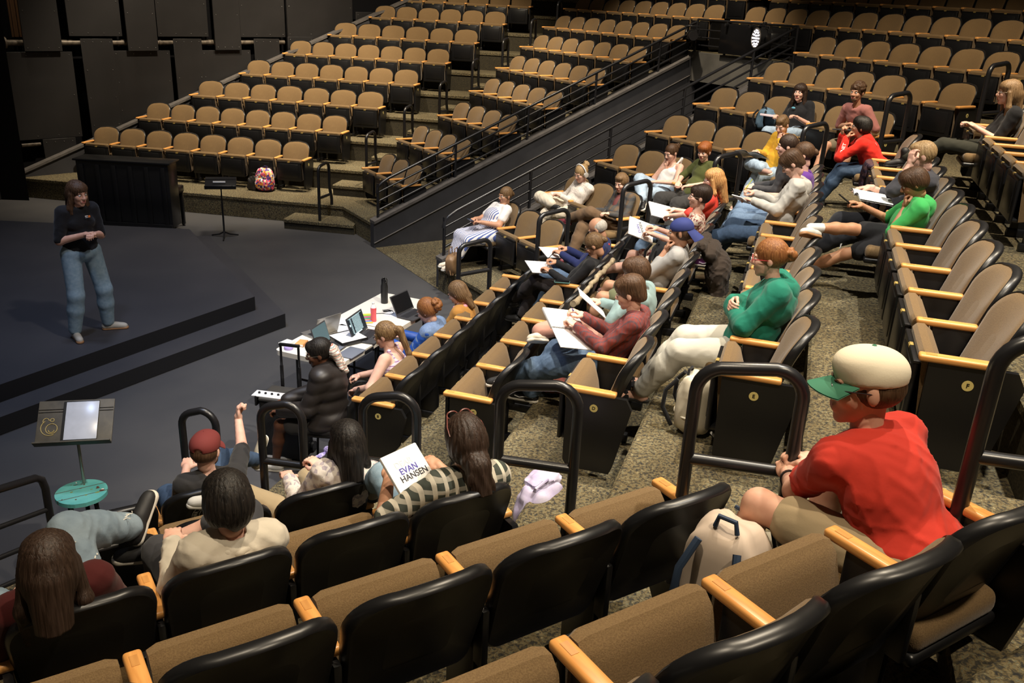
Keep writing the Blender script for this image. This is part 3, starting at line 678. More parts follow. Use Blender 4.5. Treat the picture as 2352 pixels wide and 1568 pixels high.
# rectangle aligned with the right-hand block rows, two tables end to end
ux=Vector((tb.x-ta.x,tb.y-ta.y,0)).normalized(); uy=Vector((ux.y,-ux.x,0)); Wt=.76; LT=2.06
def tp(a,b,z=.74): q=ta+ux*a+uy*b; return Vector((q.x,q.y,z))
T1,_,_=table(tp(0,0),tp(LT/2-.01,0),tp(LT/2-.01,Wt),tp(0,Wt),'cream folding table nearer the camera, holding cards, laptops and a binder')
T2,_,_=table(tp(LT/2+.01,0),tp(LT,0),tp(LT,Wt),tp(LT/2+.01,Wt),'cream folding table farther from the camera, holding the black bottle')
TRZ=math.atan2(ux.y,ux.x)
KEYS=mat('dark_keys',(.03,.03,.035),.5)
def laptop(px,py,rz,open_,label,body,scr,w=.32,d=.22,screenlit=None,sticker=False):
    p=at(px,py,.745); t=empty('laptop',(p.x,p.y,.742),rz,label,'laptop','laptops on the cream tables')
    MB().box((0,0,.009),(w,d,.018),body,bev=.006).build('keyboard_base',t)
    mb=MB()
    for i in range(13):
        for j in range(5): mb.box((-w/2+.03+i*(w-.06)/12,.065-j*.019,.0195),(w/13*.78,.015,.003),KEYS)
    mb.build('keys',t)['kind']='stuff'
    MB().box((0,-.07,.0185),(.10,.055,.002),scr[1] if len(scr)>1 else body).build('touchpad',t)
    a=open_; mb=MB(); mb.box((0,0,.115),(w,.008,.22),body,bev=.003); R=Matrix.Rotation(-a,3,'X'); o=Vector((0,d/2-.003,.016))
    mb.v=[tuple(R@Vector(v)+o) for v in mb.v]; l=mb.build('screen_lid',t)
    mb=MB(); mb.box((0,-.0048,.118),(w-.02,.001,.19),scr[0])
    if screenlit:
        rn=random.Random(7)
        for r_ in range(17):
            x=-w/2+.10; mb.box((x+.095,-.0056,.20-r_*.0095),(.16+.02*rn.random(),.0008,.0022),screenlit)
            mb.box((x-.03,-.0056,.20-r_*.0095),(.03,.0008,.002),screenlit)
        mb.box((-.02,-.0056,.036),(.16,.0008,.010),screenlit); mb.box((0,-.0056,.207),(w-.06,.0008,.002),screenlit); mb.box((-w/2+.04,-.0056,.14),(.02,.0008,.02),screenlit)
    mb.v=[tuple(R@Vector(v)+o) for v in mb.v]; mb.build('display',l)
    if sticker:
        mb=MB(); mb.box((.10,.0046,.165),(.035,.001,.04),mat('red_sticker',(.6,.15,.06),.5)); mb.tube([(.11+.02*math.cos(a_),.0052,.14+.02*math.sin(a_)) for a_ in np.linspace(0,5,10)],.003,WHITEM,n=5); mb.v=[tuple(R@Vector(v)+o) for v in mb.v]; mb.build('sticker',l)
    return t
SILV=mat('silver_laptop',(.42,.40,.37),.35,.7); DKG=mat('dark_laptop',(.05,.05,.055),.4); DISP=mat('dim_display',(.05,.08,.09),.3,emit=((.12,.2,.22),.5)); DISP2=mat('dark_display',(.006,.007,.009),.2); CODE=mat('lit_text',(.5,.7,.75),.5,emit=((.6,.85,.9),1.2)); DB=mat('display_navy',(.01,.015,.02),.3,emit=((.02,.03,.04),.5))
BK=mat('blue_grey_base',(.16,.18,.23),.4)
laptop(852,774,TRZ+.12,.35,'open laptop showing lines of text on a dark screen',DKG,(DB,BLACKP),w=.36,d=.24,screenlit=CODE)
laptop(733,764,TRZ+PI-.28,.30,'silver laptop facing away with a sticker on its lid',SILV,(DISP,BK),w=.31,sticker=True)
laptop(765,800,TRZ+.10,.30,'small laptop with a dim screen behind the person in the black coat',DKG,(DISP,BK),w=.28,d=.20)
laptop(950,724,TRZ-.10,.45,'thin black laptop with a blank dark screen at the far table end',DKG,(DISP2,BLACKP),w=.33)
p=at(800,780,.75); t=empty('ring_binder',(p.x,p.y,.742),TRZ-.45,'open black ring binder of white pages on the near table','binder')
MB().box((0,0,.022),(.30,.27,.044),BLACKP,bev=.004).build('binder_cover',t); MB().box((.0,.005,.026),(.285,.262,.040),WHITEM,bev=.002).build('paper_stack',t)
mb=MB(); mb.box((0,.14,.046),(.30,.014,.004),BLACKP); mb.build('binder_edge',t)
p=at(806,811,.742); tag(MB().box((0,0,.006),(.26,.18,.012),BK,bev=.004).build('tablet',None,loc=(p.x,p.y,.742),rot=(0,0,TRZ)),'flat dark blue tablet beside the binder at the table edge','tablet')
p=at(663,801,.742); tag(MB().lathe([(.001,0),(.042,0),(.045,.008),(.045,.022),(.04,.028),(.001,.028)],mat('lilac_plastic',(.42,.33,.72),.5)).build('round_tin',None,loc=(p.x,p.y,.741)),'round lilac tin at the near corner of the table','tin')
p=at(686,790,.745); tag(MB().box((0,0,.015),(.13,.09,.03),mat('orange_card',(.85,.38,.14),.5),bev=.004).box((0,0,.015),(.134,.085,.022),WHITEM,bev=.002).build('card_deck',None,loc=(p.x+.03,p.y,.741),rot=(0,0,TRZ+.2)),'orange-topped deck of cards on the near table','cards')
p=at(672,788,.745); tag(MB().box((0,0,.008),(.13,.10,.016),WHITEM,bev=.002).build('card_stack',None,loc=(p.x-.06,p.y,.741),rot=(0,0,TRZ-.1)),'low white stack of cards beside the lilac tin','cards')
p=at(714,796,.742); tag(MB().box((0,0,.004),(.08,.08,.008),mat('yellow_note',(.9,.75,.25),.7)).build('sticky_notes',None,loc=(p.x,p.y,.741),rot=(0,0,TRZ)),'small yellow pad of sticky notes on the near table','sticky notes')
p=at(883,695,.742); t=empty('water_bottle',(p.x,p.y,.741),2.2,'tall black insulated water bottle on the far table','bottle')
MB().lathe([(.001,0),(.038,0),(.040,.01),(.040,.20),(.034,.225),(.033,.24),(.001,.24)],mat('matte_black_steel',(.012,.012,.012),.45)).build('bottle_body',t)
MB().lathe([(.001,.24),(.033,.24),(.034,.275),(.028,.29),(.001,.29)],BLACKP).build('bottle_cap',t)
mb=MB(); CRM=mat('cream_stripe',(.8,.8,.6),.5); mb.tube([(.034,.008,.245),(.036,.012,.22)],.004,CRM,n=6); mb.tube([(.034,-.010,.29),(.037,-.006,.235)],.004,CRM,n=6); mb.build('stripe',t)
mb=MB(); mb.tube([(-.03,0,.25),(-.05,0,.28),(-.02,0,.305),(.015,0,.29)],.006,BLACKP,n=8); mb.build('carry_loop',t)
p=at(858,737,.742); t=empty('pink_bottle',(p.x,p.y,.741),0,'clear plastic bottle of pink drink beside the laptop','bottle')
PK=mat('pink_drink',(.85,.12,.14),.2); CL=mat('clear_plastic',(.9,.85,.85),.15)
MB().lathe([(.001,0),(.030,0),(.032,.01),(.030,.08),(.032,.13),(.032,.155),(.001,.155)],PK).build('drink',t); MB().lathe([(.001,.155),(.032,.155),(.02,.185),(.013,.195),(.001,.195)],CL).build('bottle_neck',t); MB().lathe([(.001,.195),(.015,.195),(.015,.212),(.001,.212)],WHITEM).build('bottle_cap',t)
for i,(c_,nm) in enumerate([((.75,.75,.1),'yellow'),((.3,.6,.1),'green'),((.85,.15,.4),'pink'),((.1,.5,.3),'teal'),((.9,.3,.2),'red'),((.15,.3,.8),'blue'),((.9,.6,.1),'orange')]):
    p=at(845,722+i*3.2,.745); tag(MB().box((0,0,.006),(.11,.022,.012),mat(nm+'_marker',c_,.4),bev=.005).build('marker_pen',None,loc=(p.x,p.y,.742),rot=(0,0,TRZ-.9)),f'{nm} marker pen in the row beside the pink bottle','marker pen','marker pens beside the pink bottle')
p=at(878,712,.745); mb=MB(); mb.tube([(0,0,0),(.06,.03,0),(.12,-.01,.0),(.14,-.08,0),(.1,-.13,0),(.02,-.1,0),(-.06,-.12,0)],.003,BLACKP,n=6); mb.box((.06,-.03,.003),(.09,.02,.012),BLACKP,bev=.004,rot=.3); tag(mb.build('charging_cable',None,loc=(p.x,p.y,.745)),'thin black charging cable curled on the far table','cable')
for (px,py,w_,d_,r_,lb) in [(775,738,.21,.28,.3,'white paper sheets on the table beyond the silver laptop'),(790,756,.2,.26,-.2,'white paper sheet between the two bigger laptops'),(905,722,.16,.2,.1,'white paper under the edge of the far laptop')]:
    p=at(px,py,.742); tag(MB().box((0,0,.001),(w_,d_,.002),WHITEM).build('paper_sheet',None,loc=(p.x,p.y,.741),rot=(0,0,TRZ+r_)),lb,'paper')
# ------------------------------------------------------------------ wheeled amplifier with telescopic handle
p=at(655,905,.62); t=empty('portable_speaker',(p.x,p.y,0),TRZ-1.35,'black wheeled speaker with a raised telescopic handle, behind the first handrail','speaker')
SPB=mat('speaker_box',(.012,.012,.013),.6,bump=(90,.2))
MB().box((0,0,.33),(.38,.32,.58),SPB,bev=.03,seg=3).build('cabinet',t)
MB().box((0,-.03,.625),(.36,.30,.03),mat('speaker_top',(.05,.048,.045),.4),bev=.012).build('top_panel',t)
mb=MB(); mb.box((-.10,-.10,.645),(.30,.12,.012),mat('white_control_panel',(.7,.72,.76),.4),bev=.003); 
for i in range(4): mb.lathe([(.001,0),(.012,0),(.010,.014),(.001,.014)],BLACKP,c=(-.2+i*.06,-.10,.65),n=12)
mb.build('control_panel',t)
for x in(-.085,.085): mb=MB(); mb.box((x,.14,.72),(.03,.022,.24),BLACKP,bev=.006); mb.box((x,.14,.92),(.022,.016,.24),BLACKP,bev=.005); mb.build('handle_rod',t)
MB().box((0,.14,1.045),(.20,.03,.03),BLACKP,bev=.010).build('handle_grip',t)
for x in(-.19,.19): mb=MB(); mb.tube([(x-.02,.13,.05),(x+.02,.13,.05)],.05,BLACKM,n=18); mb.build('wheel',t)
mb=MB(); mb.box((-.21,-.1,.60),(.02,.14,.10),BLACKP,bev=.01); mb.build('side_grip',t)
# ------------------------------------------------------------------ soft things: bags built from deformed rounded boxes
def voro_mat(name,cols,scale=9,rough=.8):
    m=bpy.data.materials.new(name); m.use_nodes=True; nt=m.node_tree; b=nt.nodes['Principled BSDF']; b.inputs['Roughness'].default_value=rough
    tc=nt.nodes.new('ShaderNodeTexCoord'); v=nt.nodes.new('ShaderNodeTexVoronoi'); v.inputs['Scale'].default_value=scale
    r=nt.nodes.new('ShaderNodeValToRGB'); r.color_ramp.interpolation='CONSTANT'; e=r.color_ramp.elements
    sp=nt.nodes.new('ShaderNodeSeparateXYZ')
    e[0].position=0; e[0].color=(*cols[0],1); e[1].position=1/len(cols); e[1].color=(*cols[1],1)
    for i in range(2,len(cols)): x=e.new(i/len(cols)); x.color=(*cols[i],1)
    nt.links.new(tc.outputs['Object'],v.inputs['Vector']); nt.links.new(v.outputs['Color'],sp.inputs[0]); nt.links.new(sp.outputs[0],r.inputs[0]); nt.links.new(r.outputs[0],b.inputs['Base Color']); return m
def blob(mb,c,r,m,p=2.6,seed=0,amp=.02,n=18,R=None,taper=0):
    """superellipsoid with soft lumps"""
    rn=random.Random(seed); ph=[rn.uniform(0,6.28) for _ in range(6)]; c=Vector(c); vs=[];fs=[]
    sg=lambda v,e: math.copysign(abs(v)**e,v)
    e=2/p
    for i in range(n+1):
        th=-PI/2+PI*i/n
        for k in range(2*n):
            a=PI*k/n; x=sg(math.cos(th),e)*sg(math.cos(a),e); y=sg(math.cos(th),e)*sg(math.sin(a),e); z=sg(math.sin(th),e)
            q=1+amp/max(r)*(math.sin(5*x+4*z+ph[0])+math.sin(6*y-5*z+ph[1])+.6*math.sin(11*z+7*x+ph[2])+.5*math.sin(13*y+9*x+ph[3]))
            tq=1-taper*(z*.5+.5); v=Vector((x*r[0]*q*tq,y*r[1]*q*tq,z*r[2]*q)); vs.append((R@v if R else v)+c)
    for i in range(n):
        for k in range(2*n): fs.append([i*2*n+k,i*2*n+(k+1)%(2*n),(i+1)*2*n+(k+1)%(2*n),(i+1)*2*n+k])
    mb.add(vs,fs,m,True); return mb
def backpack(loc,rz,label,m,m2,sz=(.17,.11,.23),rot=None,strapm=None,group=None,seed=1,pocket=True):
    t=empty('backpack',loc,rz,label,'backpack',group)
    if rot: t.rotation_euler=rot
    mb=MB(); blob(mb,(0,0,sz[2]),sz,m,p=3.2,seed=seed,amp=.006,taper=.16); mb.build('bag_body',t)
    if pocket: mb=MB(); blob(mb,(0,-sz[1]*.85,sz[2]*.65),(sz[0]*.78,sz[1]*.45,sz[2]*.5),m2,p=3,seed=seed+1,amp=.005); mb.build('front_pocket',t)
    mb=MB(); mb.tube([(-.04,sz[1]*.5,sz[2]*1.95),(-.03,sz[1]*.5,sz[2]*2.12),(.03,sz[1]*.5,sz[2]*2.12),(.04,sz[1]*.5,sz[2]*1.95)],.009,strapm or m2,n=8); mb.build('top_handle',t)
    for sx in(-1,1):
        mb=MB(); mb.tube([(sx*.07,sz[1]*.9,sz[2]*1.8),(sx*.10,sz[1]*1.35,sz[2]*1.4),(sx*.11,sz[1]*1.4,sz[2]*.8),(sx*.10,sz[1]*.9,sz[2]*.2)],.014,strapm or m2,n=8); mb.build('shoulder_strap',t)
    return t
p=at(606,441,.38)
COLB=voro_mat('colourful_pattern',[(.05,.02,.14),(.75,.25,.03),(.6,.05,.08),(.85,.6,.25),(.03,.03,.10),(.75,.12,.25),(.7,.65,.6),(.10,.06,.3)],30)
backpack((p.x,p.y+.12,.38),-.15,'colourful patterned backpack leaning on a front-row seat of the far left block',COLB,COLB,sz=(.19,.12,.215),strapm=mat('navy_strap',(.02,.02,.08),.8))
p=at(580,441,.38); t=empty('shoulder_bag',(p.x-.03,p.y+.16,.38),-.15,'black slouching bag left of the colourful backpack','bag')
mb=MB(); blob(mb,(0,0,.13),(.13,.07,.14),mat('soft_black_leather',(.015,.013,.012),.5),p=2.6,seed=9,amp=.01,taper=.35); mb.build('bag_body',t); mb=MB(); mb.tube([(-.06,0,.22),(-.02,0,.33),(.05,.01,.33),(.07,0,.2)],.008,BLACKP); mb.build('bag_strap',t)
# ------------------------------------------------------------------ figures: smooth bodies grown from joints
def V(*a): return np.array(a,float)
def nz(v): v=np.asarray(v,float); n=np.linalg.norm(v); return v/n if n>1e-9 else v
def cap(a,b,ra,rb=None): return ('c',V(*a),V(*b),ra,ra if rb is None else rb)
def ell(c,r,R=None): return ('e',V(*c),V(*r),R)
def prim_d(p,X):
    if p[0]=='c':
        a,b,ra,rb=p[1:]; ab=b-a; L=ab@ab+1e-12; t=np.clip(((X-a)@ab)/L,0,1)
        return np.linalg.norm(X-a-t[...,None]*ab,axis=-1)-(ra+(rb-ra)*t)
    c,r,R=p[1:]; Y=X-c
    if R is not None: Y=Y@R
    k0=np.linalg.norm(Y/r,axis=-1); k1=np.linalg.norm(Y/(r*r),axis=-1); return k0*(k0-1)/np.maximum(k1,1e-9)
def prim_bb(p):
    if p[0]=='c': m=max(p[3],p[4]); return np.minimum(p[1],p[2])-m, np.maximum(p[1],p[2])+m
    m=max(p[2]) if p[3] is not None else p[2]; return p[1]-m,p[1]+m
def sdf_mesh(prims,h,k=.03,sub=(),noise=None,cut=None,ks=.01):
    lo=np.min([prim_bb(p)[0] for p in prims],0)-3*h; hi=np.max([prim_bb(p)[1] for p in prims],0)+3*h
    n=np.ceil((hi-lo)/h).astype(int)+1
    D=np.full(n,1.0,np.float32); ax=[lo[i]+h*np.arange(n[i]) for i in range(3)]
    def box(p,mg):
        a,b=prim_bb(p); i0=np.maximum(0,np.floor((a-mg-lo)/h).astype(int)); i1=np.minimum(n,np.ceil((b+mg-lo)/h).astype(int)+1)
        return tuple(slice(i0[i],i1[i]) for i in range(3)),i0,i1
    def grid(i0,i1): return np.stack(np.meshgrid(*[ax[i][i0[i]:i1[i]] for i in range(3)],indexing='ij'),-1)
    for p in prims:
        s,i0,i1=box(p,k+3*h)
        if np.any(i1<=i0): continue
        d=prim_d(p,grid(i0,i1)); o=D[s]; q=np.maximum(k-np.abs(o-d),0)/k; D[s]=np.minimum(o,d)-q*q*k*.25
    for p in sub:
        s,i0,i1=box(p,ks+3*h)
        if np.any(i1<=i0): continue
        d=-prim_d(p,grid(i0,i1)); o=D[s]; q=np.maximum(ks-np.abs(o-d),0)/ks; D[s]=np.maximum(o,d)+q*q*ks*.25
    if noise is not None or cut is not None:
        X=grid(np.zeros(3,int),n)
        if noise is not None: D=D+noise(X)
        if cut is not None: D=np.maximum(D,cut(X))
    # surface nets
    S=D<0
    c=[D[i:n[0]-1+i,j:n[1]-1+j,l:n[2]-1+l] for i in(0,1) for j in(0,1) for l in(0,1)]
    sg=sum((q<0).astype(np.int8) for q in c); act=(sg>0)&(sg<8)
    idx=np.full(act.shape,-1,np.int64); I=np.argwhere(act); idx[act]=np.arange(len(I))
    cv=[q[act] for q in c]; off=[V(i,j,l) for i in(0,1) for j in(0,1) for l in(0,1)]
    acc=np.zeros((len(I),3)); cnt=np.zeros(len(I))
    for a in range(8):
        for b in range(a+1,8):
            if np.abs(off[a]-off[b]).sum()!=1: continue
            m=(cv[a]<0)!=(cv[b]<0); t=np.where(m,cv[a]/np.where(m,cv[a]-cv[b],1),0)
            acc+=m[:,None]*(off[a]+t[:,None]*(off[b]-off[a])); cnt+=m
    vs=lo+h*(I+acc/np.maximum(cnt,1)[:,None])
    F=[]
    for axn in range(3):
        sl0=[slice(None)]*3; sl1=[slice(None)]*3; sl0[axn]=slice(0,-1); sl1[axn]=slice(1,None)
        a=S[tuple(sl0)]; b=S[tuple(sl1)]; E=np.argwhere(a!=b); 
        if not len(E): continue
        u,v=[(1,2),(2,0),(0,1)][axn]
        ok=(E[:,u]>0)&(E[:,v]>0)&(E[:,u]<n[u]-1)&(E[:,v]<n[v]-1); E=E[ok]; fl=a[tuple(E.T)]
        def g(du,dv): q=E.copy(); q[:,u]-=du; q[:,v]-=dv; return idx[tuple(q.T)]
        q=np.stack([g(1,1),g(0,1),g(0,0),g(1,0)],1); q[~fl]=q[~fl][:,::-1]; F.append(q)
    F=np.concatenate(F); F=F[(F>=0).all(1)]
    return vs,F
def np_mesh(name,parts,mats):
    """parts: list of (verts, quads, material index or array)"""
    off=0; vs=[];fs=[];mi=[]
    for v,f,m in parts:
        vs.append(v); fs.append(f+off); off+=len(v); mi.append(np.full(len(f),m) if np.isscalar(m) else m)
    vs=np.concatenate(vs).astype(np.float32); fs=np.concatenate(fs).astype(np.int32); mi=np.concatenate(mi).astype(np.int32)
    me=bpy.data.meshes.new(name); me.vertices.add(len(vs)); me.vertices.foreach_set('co',vs.ravel())
    me.loops.add(fs.size); me.loops.foreach_set('vertex_index',fs.ravel()); me.polygons.add(len(fs))
    me.polygons.foreach_set('loop_start',np.arange(0,fs.size,4,dtype=np.int32)); me.polygons.foreach_set('loop_total',np.full(len(fs),4,np.int32))
    for m in mats: me.materials.append(m)
    me.update(calc_edges=True); me.polygons.foreach_set('use_smooth',np.ones(len(fs),bool)); me.polygons.foreach_set('material_index',mi); me.validate(); me.update()
    return me
def ik(A,T,l1,l2,pole):
    A=V(*A);T=V(*T); d=T-A; L=np.linalg.norm(d); 
    if L>(l1+l2)*.995: T=A+d/L*(l1+l2)*.995; d=T-A; L=np.linalg.norm(d)
    x=(l1*l1-l2*l2+L*L)/(2*L); hh=math.sqrt(max(l1*l1-x*x,0)); u=d/L; p=V(*pole); p=nz(p-u*(p@u))
    return A+u*x+p*hh, T
def rotm(yaw=0,pitch=0,roll=0):
    """head matrix columns=x,y(forward),z(up). yaw left +, pitch up +, roll to right +"""
    y,p,r=map(math.radians,(yaw,pitch,roll))
    Rz=np.array([[math.cos(y),-math.sin(y),0],[math.sin(y),math.cos(y),0],[0,0,1]])
    Rx=np.array([[1,0,0],[0,math.cos(p),-math.sin(p)],[0,math.sin(p),math.cos(p)]])
    Ry=np.array([[math.cos(r),0,math.sin(r)],[0,1,0],[-math.sin(r),0,math.cos(r)]])
    return Rz@Rx@Ry
# head shared by every figure (head frame, face to +y)
def head_parts():
    P=[ell((0,-.012,.026),(.076,.094,.090)),ell((0,.028,-.032),(.060,.064,.078)),ell((0,.044,-.078),(.044,.042,.034)),ell((0,.070,-.098),(.022,.018,.018)),
       cap((0,.084,.012),(0,.108,-.024),.008,.012),cap((-.011,.099,-.029),(.011,.099,-.029),.0085),
       cap((-.036,.077,.022),(.036,.077,.022),.011),ell((.036,.064,-.026),(.024,.024,.026)),ell((-.036,.064,-.026),(.024,.024,.026)),
       cap((-.018,.089,-.056),(.018,.089,-.056),.0065),cap((-.015,.088,-.067),(.015,.088,-.067),.0075),
       cap((0,-.012,-.05),(0,-.012,-.095),.050,.045)]
    for s in(1,-1): P.append(ell((s*.076,-.006,-.010),(.010,.017,.028)))
    sub=[ell((s*.031,.094,.003),(.017,.014,.012)) for s in(1,-1)]+[cap((-.017,.101,-.0615),(.017,.101,-.0615),.0022)]
    v,f=sdf_mesh(P,.0042,k=.014,sub=sub,ks=.006)
    c=v[f].mean(1); lip=(np.abs(c[:,0])<.021)&(c[:,2]>-.0735)&(c[:,2]<-.0515)&(c[:,1]>.088)
    return v,f,lip.astype(int)
HEADV,HEADF,HEADM=head_parts()
def hand_parts(curl):
    """right hand, wrist at origin, fingers along +y, palm faces -z, thumb towards -x"""
    P=[ell((0,.045,0),(.040,.050,.016)),cap((0,-.02,0),(0,.02,0),.026,.028)]
    for i,(x,L) in enumerate([(-.028,.070),(-.010,.078),(.009,.073),(.027,.058)]):
        a=V(x,.082,0); ang=0; d=V(.12*x/.03*.3,1,0); seg=[L*.45,L*.30,L*.25]; r=[.0088,.0082,.0074,.0066]
        for j in range(3):
            ang+=math.radians(curl*[.75,1.0,.7][j]); v_=nz(V(d[0]*.4,math.cos(ang),-math.sin(ang))); b=a+v_*seg[j]; P.append(cap(a,b,r[j],r[j+1])); a=b
    t=math.radians(curl); a=V(-.028,.022,-.004); b=V(-.052,.052,-.012-.012*math.sin(t)); c=V(-.050+.02*math.sin(t),.080,-.018-.03*math.sin(t)); e=V(-.042+.035*math.sin(t),.098,-.022-.032*math.sin(t))
    P+=[cap(a,b,.015,.012),cap(b,c,.012,.0095),cap(c,e,.0095,.0075)]
    return sdf_mesh(P,.0040,k=.007)
HANDS={c:hand_parts(c) for c in(18,45,72)}
def hand_mesh(wrist,d,n,curl,right,s=1.0):
    """d finger direction, n back-of-hand normal"""
    v,f=HANDS[curl]; y=nz(d); z=nz(V(*n)-y*(V(*n)@y)); x=np.cross(y,z)
    w=v.copy()*s; 
    if not right: w[:,0]*=-1; f=f[:,::-1]
    return w@np.array([x,y,z])+V(*wrist), f
def shoe_parts(kind):
    """heel near origin, toe along +y, sole at z=0, ankle above (0,.045,.08)"""
    sole=[cap((0,.0,.012),(0,.04,.012),.032),cap((0,.04,.012),(0,.19,.012),.030,.036)]
    if kind=='sandal': up=[cap((0,.01,.03),(0,.19,.03),.024,.030)]
    else: up=[cap((0,.0,.035),(0,.04,.04),.031,.034),cap((0,.04,.045),(0,.17,.030),.034,.031),cap((0,.005,.05),(0,.02,.085),.032,.034),cap((0,.10,.048),(0,.19,.028),.030,.029)]
    if kind=='boot': up+=[cap((0,.02,.08),(0,.02,.15),.038,.042)]
    a=sdf_mesh(sole,.007,k=.01,cut=lambda X:np.maximum(-X[...,2],X[...,2]-.026)); b=sdf_mesh(up,.007,k=.02,cut=lambda X:.018-X[...,2])
    return a,b
SHOES={k:shoe_parts(k) for k in('sneaker','sandal','boot')}
def wr(amp,seed=0,f=1.0):
    r=random.Random(seed); p=[r.uniform(0,6.28) for _ in range(8)]; amp=amp*.62; f=f*1.5
    def fn(X):
        x,y,z=X[...,0]*f,X[...,1]*f,X[...,2]*f
        a=1-np.abs(np.sin(17*z+14*x+2.2*np.sin(13*y+9*x+p[0])+p[1])); b=1-np.abs(np.sin(21*x-15*z+8*y+2*np.sin(16*z+p[2])+p[3])); c=np.sin(60*y+47*z+4*np.sin(25*x+p[4])+p[5])
        return (-amp*(a*a+b*b*.8-.7)*.75+amp*.12*c).astype(np.float32)
    return fn
def quilt(X): return (-.009*np.abs(np.sin(30*X[...,2]+1.2*np.sin(9*X[...,0])))).astype(np.float32)
def hair_mat(name,c1,c2=None,strand=1.0):
    m=bpy.data.materials.new(name); m.use_nodes=True; nt=m.node_tree; b=nt.nodes['Principled BSDF']; b.inputs['Roughness'].default_value=.5; b.inputs['Specular IOR Level'].default_value=.3
    c2=c2 or tuple(min(1,c*2.4+.01) for c in c1)
    tc=nt.nodes.new('ShaderNodeTexCoord'); mp=nt.nodes.new('ShaderNodeMapping'); mp.inputs['Scale'].default_value=(130,130,9*strand)
    n=nt.nodes.new('ShaderNodeTexNoise'); n.inputs['Scale'].default_value=1; n.inputs['Detail'].default_value=3; n.inputs['Distortion'].default_value=.8
    r=nt.nodes.new('ShaderNodeValToRGB'); r.color_ramp.elements[0].position=.35; r.color_ramp.elements[0].color=(*c1,1); r.color_ramp.elements[1].position=.75; r.color_ramp.elements[1].color=(*c2,1)
    nt.links.new(tc.outputs['Object'],mp.inputs[0]); nt.links.new(mp.outputs[0],n.inputs['Vector']); nt.links.new(n.outputs['Fac'],r.inputs[0]); nt.links.new(r.outputs[0],b.inputs['Base Color'])
    bp=nt.nodes.new('ShaderNodeBump'); bp.inputs['Strength'].default_value=.8; bp.inputs['Distance'].default_value=.004; nt.links.new(n.outputs['Fac'],bp.inputs['Height']); nt.links.new(bp.outputs[0],b.inputs['Normal'])
    return m
def strands(amp,seed=0,fz=14,fa=26):
    r=random.Random(seed); p=[r.uniform(0,6.28) for _ in range(4)]
    def fn(X):
        a=np.arctan2(X[...,0],-X[...,1]-.0)*1.7; z=X[...,2]
        return (amp*.34*(np.sin(fa*a+3*np.sin(fz*z+p[0])+p[1])+.7*np.sin(fa*1.7*a-2*np.sin(fz*1.6*z+p[2])+p[3]))*.5).astype(np.float32)
    return fn
